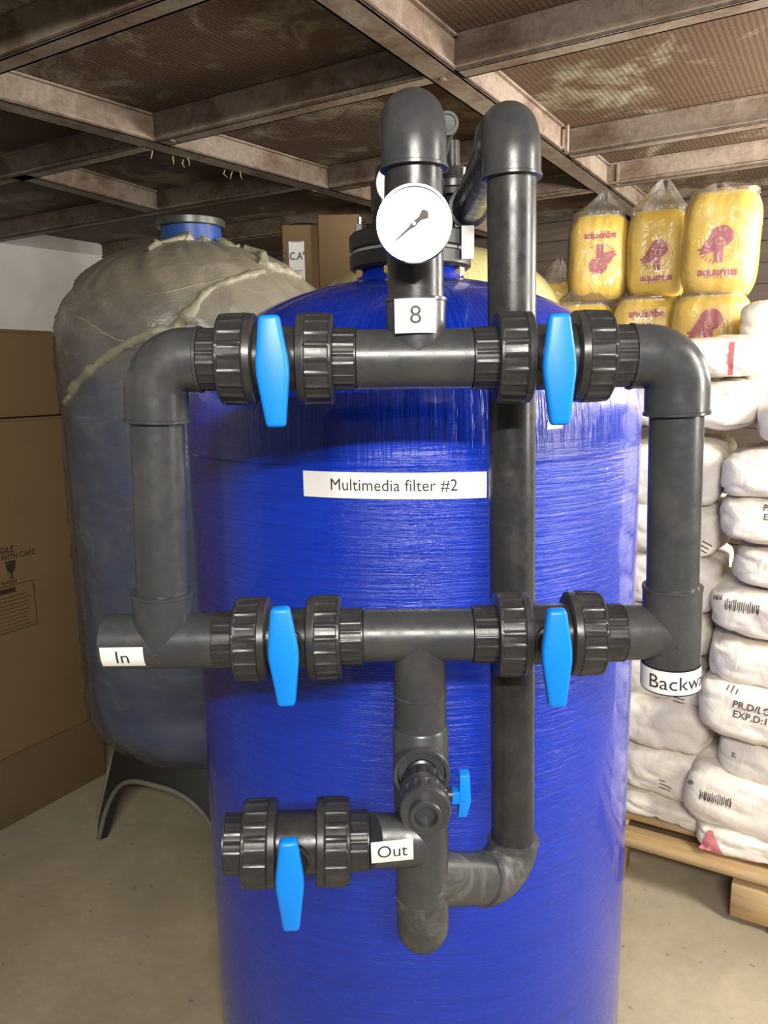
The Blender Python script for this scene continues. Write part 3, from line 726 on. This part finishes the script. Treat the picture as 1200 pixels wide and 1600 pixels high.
def film_hits(pts, lift=.004):
    out = []
    for (x, y) in pts:
        h = bvF.ray_cast(CAM, ray(x, y))
        if h[0]: out.append(h[0]+h[1].normalized()*(lift if h[1].dot(ray(x, y)) < 0 else -lift))
    return out
def fold(name, pts, rads, lumps=.25, mat='film_fold', seed=0):
    # densify
    P = []; Rr = []
    for i in range(len(pts)-1):
        for k in range(5):
            s = k/5; P.append((pts[i][0]*(1-s)+pts[i+1][0]*s, pts[i][1]*(1-s)+pts[i+1][1]*s)); Rr.append(rads[i]*(1-s)+rads[i+1]*s)
    P.append(pts[-1]); Rr.append(rads[-1])
    H = []; R2 = []
    for (p, r) in zip(P, Rr):
        h = film_hits([p], -r*.25)
        if h: H.append(h[0]); R2.append(r*(1+lumps*noise.noise(V((p[0]*.07, p[1]*.07, seed)))*2))
    m = MB().tube(H, R2, 14)
    # flatten towards the surface and ruffle
    for i, v in enumerate(m.v):
        m.v[i] = v + V((noise.noise(v*40), noise.noise(v*40+V((5, 0, 0))), noise.noise(v*40+V((0, 5, 0)))))*.006*lumps*3
    return m.build(name, mat, fs_, xf=Matrix.Translation((-T2X, -T2Y, 0)), sharp=70)
fold('gathered_fold', [(412, 424), (380, 432), (345, 444), (318, 460), (296, 490), (272, 512), (235, 520), (195, 540), (150, 570), (118, 602), (102, 632)], [.014, .013, .012, .014, .018, .020, .014, .016, .020, .016, .010], .35)
fold('gathered_fold', [(108, 489), (135, 502), (160, 520), (185, 532), (205, 538)], [.004, .006, .006, .006, .005], .2, seed=3)
fold('gathered_fold', [(405, 410), (425, 418), (450, 425), (475, 436), (492, 446)], [.02, .022, .016, .014, .01], .5, seed=5)
fold('knot', [(383, 388), (392, 382), (405, 392), (412, 410)], [.012, .024, .026, .018], .6, seed=7)
fold('torn_edge', [(232, 392), (250, 378), (262, 368), (275, 362), (292, 372), (320, 377), (345, 380), (372, 386)], [.006, .012, .016, .022, .012, .010, .009, .008], .8, seed=9)
fold('crease', [(230, 462), (280, 452), (340, 438), (400, 434)], [.002, .003, .003, .002], .2, seed=12)
# ---------------------------------------------------------------- cartons at the left
CP = V((-1.385*K, 2.43*K, 0)); NF = V((DA.y, -DA.x, 0))   # visible faces run along DA and look towards NF
def carton(lo, hi, label, mat='cardboard', group=None, seam=True, x0=0.0):
    """lo/hi in (along DA, depth away from view, z) from CP"""
    c = CP + DA*((lo[0]+hi[0])/2) - NF*((lo[1]+hi[1])/2); c.z = lo[2]
    t = empty('carton', c, GRID, label, 'box', group)
    L, D, H = hi[0]-lo[0], hi[1]-lo[1], hi[2]-lo[2]
    m = MB().box((-L/2, -D/2, 0), (L/2, D/2, H)); me = bevel_mesh(m, .006, 2, 'box_body'); link('box_body', me, mat, t)
    if seam: # flap edge and tape
        MB().box((-L/2+.004, -D/2-.003, H-.012), (L/2-.004, -D/2+.002, H-.006)).build('flap_edge', 'cardboard_dark', t, smooth=False)
        MB().box((-L/2+.01, -.03, H), (L/2-.01, .03, H+.0008)).build('tape', 'carton_tape', t, smooth=False)
    return t, L, D, H
def face_x(px_, py_):
    p = atP(px_, py_, CP, NF); return (p-CP).dot(DA), p.z
xr = face_x(122, 900)[0]; z1 = face_x(60, 1163)[1]; z2 = face_x(50, 652)[1]; z3 = face_x(50, 516)[1]
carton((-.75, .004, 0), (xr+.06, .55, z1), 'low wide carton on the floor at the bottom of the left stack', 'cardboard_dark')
ct, L, D, H = carton((-.8, .0, z1+.002), (xr, .6, z2), 'tall brown carton printed WITH CARE in the left stack', 'cardboard')
carton((-.8, .002, z2+.004), (xr-.012, .6, z3), 'brown carton on top of the left stack, below the white wall', 'cardboard')
carton((xr+.006, .06, z1+.002), (xr+.12, .5, z3-.05), 'narrow brown carton wedged between the left stack and the wrapped tank', 'cardboard')
def print_on(t, px_, py_, polys, mat, name='print', parent=None, lift=.0012):
    """centre of the polys shown at pixel, on the visible face plane"""
    p = atP(px_, py_, CP, NF); inv = t.matrix_basis.inverted(); q = inv @ p
    # local x = DA ; y = DB so the visible face looks to -y ; up = z
    return mapped(name, polys, mat, lambda x, y, l: V((q.x+x, -D/2-lift, q.z+y)), parent or t)
bpy.context.view_layer.update()
print_on(ct, 0, 862, text_polys('FRAGILE', .034, .0006, .9), 'carton_ink', 'lettering')
print_on(ct, 7, 872, text_polys('HANDLE WITH CARE', .032, .0005, .85), 'carton_ink', 'lettering')
gl_ = ([V(p) for p in ((-.022, .035), (.022, .035), (.018, .0), (.004, -.015), (.004, -.03), (.015, -.035), (-.015, -.035), (-.004, -.03), (-.004, -.015), (-.018, .0))], [tuple(range(9, -1, -1))])
print_on(ct, 17, 890, gl_, 'carton_ink', 'glass_symbol')
print_on(ct, 14, 910, text_polys('FRAGILE', .018, .0004), 'carton_ink', 'lettering')
def rect(x0, y0, x1, y1): return [V((x0, y0)), V((x1, y0)), V((x1, y1)), V((x0, y1))], [(0, 1, 2, 3)]
ps = [rect(-.26, .09, .08, .093), rect(-.26, -.093, .08, -.09), rect(.077, -.09, .08, .09)]
for k in range(9): ps.append(rect(-.25, .045-k*.0155, .055+random.uniform(-.02, .015), .0475-k*.0155))
ps.append(rect(-.25, .062, -.0, .082))
print_on(ct, 27, 948, join_polys(*ps), 'carton_ink', 'notice_box')
# cartons at the back with a lettered label
def back_carton(x0, x1, y0, y1, Y, label, lab=False):
    p, q = atY(x0, y1, Y), atY(x1, y0, Y); w, h = q.x-p.x, q.z-p.z
    t = empty('carton', ((p.x+q.x)/2, Y+.2, p.z), 0, label, 'box')
    link('box_body', bevel_mesh(MB().box((-w/2, -.2, 0), (w/2, .2, h)), .008, 2), 'cardboard', t)
    return t, w, h, p
# shelf stack under them: a tall drum-like carton pile reaching the floor
for (x0, x1, y0, Y, lb) in ((443, 500, 350, 4.35, 'brown carton behind the cream tank with a white label'), (499, 562, 334, 4.28, 'taller brown carton behind the cream tank, beside the labelled one')):
    p = atY(x0, 440, Y); q = atY(x1, y0, Y); w = q.x-p.x
    nb = 3; H0 = q.z
    t = empty('carton', ((p.x+q.x)/2, Y+.2, 0), 0, lb, 'box')
    link('box_body', bevel_mesh(MB().box((-w/2, -.2, 0), (w/2, .2, H0)), .008, 2), 'cardboard', t)
    if x0 == 443:
        MB().lathe((0, 0, H0), ZZ, [(0, w*.46), (.02, w*.46), (.03, w*.42)], 32).build('lid', 'collar_metal', t)
        a0, a1 = atY(453, 440, Y), atY(475, 377, Y); cx = (p.x+q.x)/2
        s = MB().box((a0.x-cx, -.202, a0.z), (a1.x-cx, -.2, a1.z)).build('paper_label', 'label_white', t, smooth=False, label='white paper label')
        c0 = atY(459, 401, Y)
        mapped('lettering', text_polys('C.C.A"', .055, .001, .8), 'label_ink', lambda x, y, l: V((c0.x-cx+x, -.204, c0.z+y)), s)
        mapped('small_print', join_polys(*[rect(-.03, .1-k*.03, .03, .103-k*.03) for k in (0, 5, 6, 7)]), 'label_ink', lambda x, y, l: V(((a0.x+a1.x)/2-cx+x, -.204, (a0.z+a1.z)/2+y)), s)
# ---------------------------------------------------------------- sacks and pallet
g0 = atZ(1140, 1440, 0); g1 = atZ(970, 1386, 0)
PD = unit(V((g1.x-g0.x, g1.y-g0.y, 0)))          # pallet front runs to the left and away
PN = V((PD.y, -PD.x, 0)); PN = PN if PN.y < 0 else -PN   # towards the viewer
PROT = math.atan2(-PD.y, -PD.x)                  # local x to the right
pal = empty('pallet', g0, PROT, 'pale wooden pallet on the floor under the white sacks', 'pallet')
Lp, Dp = 1.25, .95
palinv = Matrix.Rotation(-PROT, 3, 'Z')
xl = (palinv @ (V(g1)-V(g0))).x - .12
pz = atP(1140, 1365, g0, PN).z
def plank(x0, x1, y0, y1, z0, z1, name='deck_board'):
    me = bevel_mesh(MB().box((x0, y0, z0), (x1, y1, z1)), .003, 1, name); return link(name, me, 'pallet_wood', pal)
bt = .024
HP = atP(1140, 1359, g0, PN).z
xR = xl+Lp
for k in range(6):  # deck boards run front-parallel
    y0 = k*(Dp-.10)/5; plank(xl, xR, y0, y0+.10, HP-bt, HP)
for k in range(3):
    x0 = xl + k*(Lp-.10)/2; plank(x0, x0+.10, 0.0, Dp, HP-2*bt, HP-bt-.001, 'bearer')
    plank(x0, x0+.10, 0.0, Dp, 0, .018, 'bottom_board')
xb = (palinv @ (V(atP(1140, 1420, g0, PN))-V(g0))).x
for j in range(3):
    for (x0, x1) in ((xl, xl+.12), (xb, xb+.16), (xR-.12, xR)):
        y0 = j*(Dp-.12)/2+.001; plank(x0, x1, y0, y0+.12, .019, HP-2*bt-.001, 'block')
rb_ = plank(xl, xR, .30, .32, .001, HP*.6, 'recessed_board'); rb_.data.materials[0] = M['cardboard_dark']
def superq(v, e):
    m_ = (abs(v.x)**e+abs(v.y)**e+abs(v.z)**e)**(1/e); return v/m_
def cube_grid(n):
    bm = bmesh.new(); bmesh.ops.create_cube(bm, size=2)
    bmesh.ops.subdivide_edges(bm, edges=list(bm.edges), cuts=n, use_grid_fill=True)
    vs = [v.co.copy() for v in bm.verts]; fs = [tuple(v.index for v in f.verts) for f in bm.faces]; bm.free(); return vs, fs
CG = cube_grid(19)
def sack_mesh(L, D_, H, seed, pillow=.36):
    vs, fs = CG; out = []
    for v in vs:
        p = superq(V((v.x, v.y, v.z)), 7)
        ex = abs(p.x); ey = abs(p.y)
        taper = 1-pillow*.75*max(0, ex-.55)**1.6-pillow*.25*max(0, ey-.6)**2
        q = V((p.x*L/2*(1-.04*abs(p.z)**2), p.y*D_/2*(1-.05*abs(p.z)**2), p.z*H/2*taper))
        s = V((seed*7.3, seed*3.1, 0))
        n1 = noise.noise(q*7+s); n2 = noise.noise(q*18+s); n3 = abs(noise.noise(V((q.x*11, q.y*9, q.z*16))+s))
        d = n1*.015 + n2*.003 - (1-n3*2.6 if n3 < .38 else 0)**3*.009
        nrm = V((p.x**3/L, p.y**3/D_, p.z**3/H)).normalized()
        q += nrm*d; q.z += .010*noise.noise(V((q.x*3, q.y*3, seed*5.0)))
        out.append(q)
    m = MB(); m.v = out; m.f = fs
    me = m.mesh('sack', sharp=180); return me
HS = PN  # facing
def placed_sack(xL, xR, yT, yB, label, seed, prints=(), back=0.0, slope=None, L=None, Dk=.46, tilt=0.0, name='sack', extra=None, pillow=.36, mat='sack_paper'):
    """front lower left and upper left seen at given pixels on the stack's front plane"""
    q0 = V(g0) - PN*(.075+back)
    a = atP(xL, yT, q0, PN); b = atP(xL, yB, q0, PN)
    r = atP(xR, (yT+yB)/2, q0, PN)
    b.z = max(b.z, HP+.002)
    H = (a-b).length*1.02; l = L or max(.30, (r-a).dot(-PD)*1.02)
    ctr = (a+b)/2 + (-PD)*(l/2) - PN*(Dk/2)
    rot = Matrix.Rotation(PROT, 3, 'Z') @ Matrix.Rotation(tilt, 3, 'Y') @ Matrix.Rotation(random.uniform(-.03, .03), 3, 'Z')
    t = empty(name, ctr, rot, label, 'sack', 'white sacks stacked on the pallet')
    me = sack_mesh(l, Dk, H, seed, pillow); o = link('sack_body', me, mat, t)
    # stitched end seam
    bv = bvh_of(me)
    mp = Matrix.Translation(ctr) @ rot.to_4x4(); inv = mp.inverted()
    for pr_ in prints:
        kind, x, y, arg, size = pr_[:5]; turn = pr_[5] if len(pr_) > 5 else 0
        d = ray(x, y); p = inv @ CAM; dd = inv.to_3x3() @ d; h = bv.ray_cast(p, dd)
        if h[0] is None: continue
        nn = h[1].normalized(); nn = nn if nn.dot(dd) < 0 else -nn
        # frame on the surface: x to the right of the picture
        ux = V((1, 0, 0)); ux = (ux-nn*ux.dot(nn)).normalized(); uy = nn.cross(ux)
        fr = frame_at(h[0], ux, uy)
        if kind == 'text': po = text_polys(arg, size, .0006, .95, 1.05, 1.0)
        elif kind == 'block':
            random.seed(int(x*7+y)); po = []
            for k in range(arg[0]):
                hh = size*random.uniform(.55, 1); po.append(rect(k*.006, -hh/2, k*.006+.0028, hh/2))
            for k in range(arg[0]//2):
                po.append(rect(k*.013+.002, -size*.5, k*.013+.0045, size*random.uniform(.0, .3)))
            po = join_polys(*po); po = ([v-V((arg[0]*.003, 0)) for v in po[0]], po[1])
        elif kind == 'lines':
            po = join_polys(*[rect(-size/2+random.uniform(0, .01), -k*.014, size/2-random.uniform(0, .03), -k*.014+.004) for k in range(arg)])
        elif kind == 'patch': po = arg
        po = move(po, 0, 0, turn)
        # split big faces so that they follow the surface
        po = subdivide2(po, 4) if kind == 'patch' else refine(po, .006)
        mapped('print' if kind != 'patch' else 'coloured_patch', po, size if kind == 'patch' else 'sack_ink', caster(bv, fr, .09 if kind == 'patch' else .04), t, .003 if kind == 'patch' else .0022)
    if extra: extra(t, l, Dk, H)
    return t
def subdivide2(po, n):
    bm = bmesh.new(); vv = [bm.verts.new((p.x, p.y, 0)) for p in po[0]]
    for f in po[1]: bm.faces.new([vv[i] for i in f])
    bmesh.ops.triangulate(bm, faces=list(bm.faces))
    for _ in range(n-1): bmesh.ops.subdivide_edges(bm, edges=list(bm.edges), cuts=1, use_grid_fill=True)
    bm.verts.index_update(); out = [V((v.co.x, v.co.y)) for v in bm.verts], [tuple(v.index for v in f.verts) for f in bm.faces]; bm.free(); return out
tri = ([V((-.006, .030)), V((.010, .030)), V((.040, -.034)), V((-.030, -.034))], [(0, 3, 2, 1)])
SK = [
 # xL, xR, yT, yB, label, prints, back, tilt
 (1074, 1290, 1288, 1388, 'lowest right sack on the pallet marked by a pinkish red triangle', [('patch', 1108, 1312, tri, 'pink_patch')], -.035, .02),
 (1062, 1275, 1205, 1292, 'sack with a smudged print block just above the pink marked sack', [('block', 1118, 1248, (16,), .035, 0), ('block', 1080, 1222, (5,), .018)], -.02, .05),
 (1115, 1300, 1150, 1222, 'sack under the PR.D/LOT stamped sack, with a short ink mark', [('text', 1147, 1180, 'Z:', .02)], .02, .05),
 (1084, 1290, 1068, 1152, 'sack stamped PR.D/LOT and EXP.D:11 at the right edge', [('text', 1178, 1116, 'PR.D/LOT\nEXP.D:11', .030, -.05), ('lines', 1140, 1072, 3, .05, 1.4)], -.04, .05),
 (1099, 1290, 1000, 1066, 'plain white sack directly above the PR.D/LOT stamped sack', [], -.01, .03),
 (1099, 1290, 920, 992, 'sack with two printed blocks at the right of the Backwash fitting', [('block', 1160, 948, (17,), .04, 0), ('block', 1122, 933, (6,), .02)], 0, .03),
 (1137, 1300, 857, 920, 'plain white sack just below the PR E stamped sack', [], 0, .02),
 (1117, 1300, 778, 852, 'sack stamped with a cut off PR and E at the right edge', [('text', 1207, 802, 'PR.D\nEXP', .026)], .0, .03),
 (1122, 1300, 700, 776, 'plain white sack above the PR E stamped sack', [], .0, -.02),
 (1178, 1330, 618, 692, 'topmost sack cut off by the right edge of the view', [], .02, -.05),
]
LEFT = [
 (962, 1100, 1240, 1322, 'lowest left sack resting on the pallet beside the blue tank', [], .06, .04),
 (962, 1064, 1160, 1236, 'crumpled sack with faint lines, second from the pallet at left', [('lines', 1040, 1222, 3, .05, -.15)], .08, .03),
 (950, 1104, 1085, 1162, 'long sagging sack below the Backwash sticker sloping down right', [], .06, .10),
 (960, 1100, 1022, 1088, 'white sack half hidden behind the Backwash sticker', [('lines', 1060, 1092, 2, .045, -.1)], .1, .04),
 (955, 1100, 945, 1022, 'white sack behind the Backwash tee', [], .1, .02),
 (955, 1118, 865, 945, 'sack with thin printed lines behind the lower end of the right upright pipe', [('lines', 1105, 855, 3, .04, -.5)], .1, .03),
 (955, 1120, 785, 866, 'white sack behind the middle of the right upright pipe', [('lines', 1104, 850, 3, .045, -.5)], .1, .0),
 (958, 1120, 690, 786, 'fat white sack behind the upper part of the right upright pipe', [], .08, -.02),
 (960, 1180, 598, 668, 'topmost left sack with a folded brown corner by the right elbow', [], .08, .0),
]
for i, s in enumerate(SK): placed_sack(*s[:5], i+1, s[5], s[6], tilt=s[7], L=.5)
for i, s in enumerate(LEFT): placed_sack(*s[:5], i+20, s[5], s[6], tilt=s[7])
# red striped sack lying on top, end towards the viewer
placed_sack(1030, 1150, 530, 592, 'greyish sack with a red end stripe behind the right elbow', 41, [('patch', 1143, 560, rect(-.008, -.05, .006, .05), 'sack_red')], .1, L=None, Dk=.36)
# ---------------------------------------------------------------- yellow packs
def pack(xl_, xr_, yt, yb, Y, rotz, label, seed, logo=1, up=True, knot=.10, lean=0.0):
    Y *= K; knot *= K
    p, q = atY(xl_, yb, Y), atY(xr_, yt, Y); w = (q.x-p.x); h = q.z-p.z; c = V(((p.x+q.x)/2, Y+w*.4, p.z))
    t = empty('yellow_pack', c, Matrix.Rotation(rotz-math.atan2(c.x, c.y)*.95, 3, 'Z') @ Matrix.Rotation(lean, 3, 'Y'), label, 'package', 'yellow bagged packs on top of the sacks')
    vs, fs = CG; m = MB(); R_ = w/2*.96
    for v in vs:
        z = v.z; n_ = superq(V((v.x, v.y, 0)), 4) if (abs(v.x)+abs(v.y)) > 1e-6 else V((0, 0, 0))
        s_ = superq(v, 5); m.v.append(V((s_.x*R_, s_.y*R_*.85, (s_.z*.5+.5)*h)) + V((1, 1, 0))*noise.noise(v*2+V((seed, 0, 0)))*.004)
    m.f = fs; me = m.mesh('contents', sharp=180); b = link('contents', me, 'yellow_foam', t); bv = bvh_of(me)
    # clear bag: rings up the pack, then gathered to a tuft
    n = 72; rings = []; rows = 26
    for j in range(rows+1):
        s_ = j/rows
        if s_ < .62: z = h*(.01+s_/.62*.985); k = min(1, (1-abs(z/h*2-1)**5)**.2) if abs(z/h*2-1) < 1 else .5; k = max(.80, k); g = 0
        else: g = (s_-.62)/.38; z = h*.995 + knot*g; k = .86*(1-g)**.8+.10
        ring = []
        for i in range(n):
            th = 2*PI*i/n; d = superq(V((math.cos(th), math.sin(th), 0)), 4 if g < .1 else 2.6)
            wr = .0025*math.sin(th*11+seed)+.004*noise.noise(V((math.cos(th)*3, math.sin(th)*3, z*9+seed)))
            ru = g*(.16*abs(math.sin(th*5+seed)) )*k
            r = R_*(k-ru*.8)*1.02 + abs(wr)*1.3 + .002
            ring.append(V((d.x*r+g*g*.02*math.sin(seed), d.y*r*.87*(1-g*.45), z + g*.02*math.sin(th*3+seed))))
        rings.append(ring)
    m = MB(); m.v = [p_ for r_ in rings for p_ in r_]
    m.f = [(j*n+i, j*n+(i+1) % n, (j+1)*n+(i+1) % n, (j+1)*n+i) for j in range(rows) for i in range(n)]
    me2 = m.mesh('clear_bag', sharp=180); link('clear_bag', me2, 'clear_bag', t)
    if logo:
        u = w/1.0; sgn = 1 if up else -1
        fr = frame_at(V((0, 0, h*.47)), V((sgn, 0, 0)), V((0, 0, sgn)))
        zf = Matrix.Identity(4)
        if not up: pass
        cst = caster(bv, fr, .6)
        word = move(text_polys('aquarius', u*.155, u*.006, 1.0, .98), 0, -u*.36)
        small = move(text_polys('AQUAEMBLON', u*.038, 0, 1.0, 1.5), 0, -u*.435)
        mapped('lettering', refine(word, .012), 'print_red', cst, t, .0035); mapped('lettering', refine(small, .012), 'print_brown', cst, t, .0035)
        def disc(cx, cy, r, n0=20): return [V((cx+r*math.cos(2*PI*k/n0), cy+r*math.sin(2*PI*k/n0))) for k in range(n0)], [tuple(range(n0))]
        head = [V((u*(.02+.15*math.cos(a)), u*(.10+.15*math.sin(a)))) for a in [math.radians(x) for x in range(-25, 171, 13)]]
        head += [V((-u*.25, -u*.07)), V((-u*.21, -u*.13)), V((-u*.02, -u*.08)), V((u*.12, -u*.0))]
        mapped('emblem', refine((head, [tuple(range(len(head)))]), .012), 'print_red', cst, t, .0035)
        stemp = [rect(-u*.06, -u*.24, -u*.015, -u*.05), rect(u*.0, -u*.24, u*.055, -u*.02), rect(-u*.06, -u*.13, u*.055, -u*.055)]
        for k in range(8):
            a = math.radians(188+k*13); r0, r1 = u*.20, u*(.275-k*.006); w_ = .035-.0035*k
            e0 = V((math.cos(a-w_), math.sin(a-w_))); e1 = V((math.cos(a+w_*2), math.sin(a+w_*2))); oc_ = V((0, -.02*u))
            stemp.append(([oc_+e0*r0, oc_+e0*r1, oc_+e1*r1, oc_+e1*r0], [(0, 1, 2, 3)]))
        mapped('emblem', refine(join_polys(*stemp), .012), 'print_red', cst, t, .0035)
        arcp = []
        for (r_, a0, a1) in ((.235, -70, 40), (.19, -85, 30)):
            for k in range(22):
                b0 = math.radians(a0+(a1-a0)*k/22); b1 = math.radians(a0+(a1-a0)*(k+1)/22)
                pts = [V((math.cos(b0)*u*r_, math.sin(b0)*u*r_)), V((math.cos(b0)*u*(r_+.006), math.sin(b0)*u*(r_+.006))), V((math.cos(b1)*u*(r_+.006), math.sin(b1)*u*(r_+.006))), V((math.cos(b1)*u*r_, math.sin(b1)*u*r_))]
                arcp.append((pts, [(0, 1, 2, 3)]))
        ringp = []
        for k in range(20):
            b0, b1 = 2*PI*k/20, 2*PI*(k+1)/20; r0, r1 = u*.044, u*.052
            ringp.append(([V((math.cos(b0)*r0+.0*u, math.sin(b0)*r0+.04*u)), V((math.cos(b0)*r1, math.sin(b0)*r1+.04*u)), V((math.cos(b1)*r1, math.sin(b1)*r1+.04*u)), V((math.cos(b1)*r0, math.sin(b1)*r0+.04*u))], [(0, 1, 2, 3)]))
        mapped('emblem_line', refine(join_polys(*arcp), .012), 'print_brown', cst, t, .0035)
        mapped('emblem_ring', join_polys(*ringp), 'yellow_foam', cst, t, .0055)
    return t
pack(896, 994, 330, 470, 3.05, .05, 'upper left yellow bagged pack with its red print upside down', 1.3, up=False, knot=.075)
pack(990, 1090, 322, 464, 2.95, .0, 'upper middle yellow bagged pack with upright red emblem and tall bag tuft', 2.1, knot=.10)
pack(1082, 1206, 290, 460, 2.68, -.05, 'large upper right yellow pack in crinkled clear film, emblem near its top', 4.2, knot=.02, lean=.03)
pack(868, 972, 472, 590, 3.00, .05, 'lower left yellow bagged pack under the upside down one', 3.4, logo=0, knot=.06)
pack(968, 1076, 462, 590, 2.88, .0, 'lower middle yellow bagged pack with upside down print, above the right elbow', 5.7, up=False, knot=.01)
pack(1068, 1190, 456, 560, 2.66, -.05, 'lower right yellow bagged pack with an upright emblem cut off by the elbow', 6.6, knot=.01)
pack(840, 905, 440, 560, 3.35, .1, 'yellow bagged pack furthest back beside the cream tank', 7.2, logo=0, knot=.09)
placed_sack(1148, 1300, 470, 545, 'bright white sack stacked highest at the right edge, right of the yellow packs', 51, [], .32, L=.5)
placed_sack(1150, 1300, 545, 618, 'bright white sack at the right edge just under the highest one', 52, [], .30, L=.5)
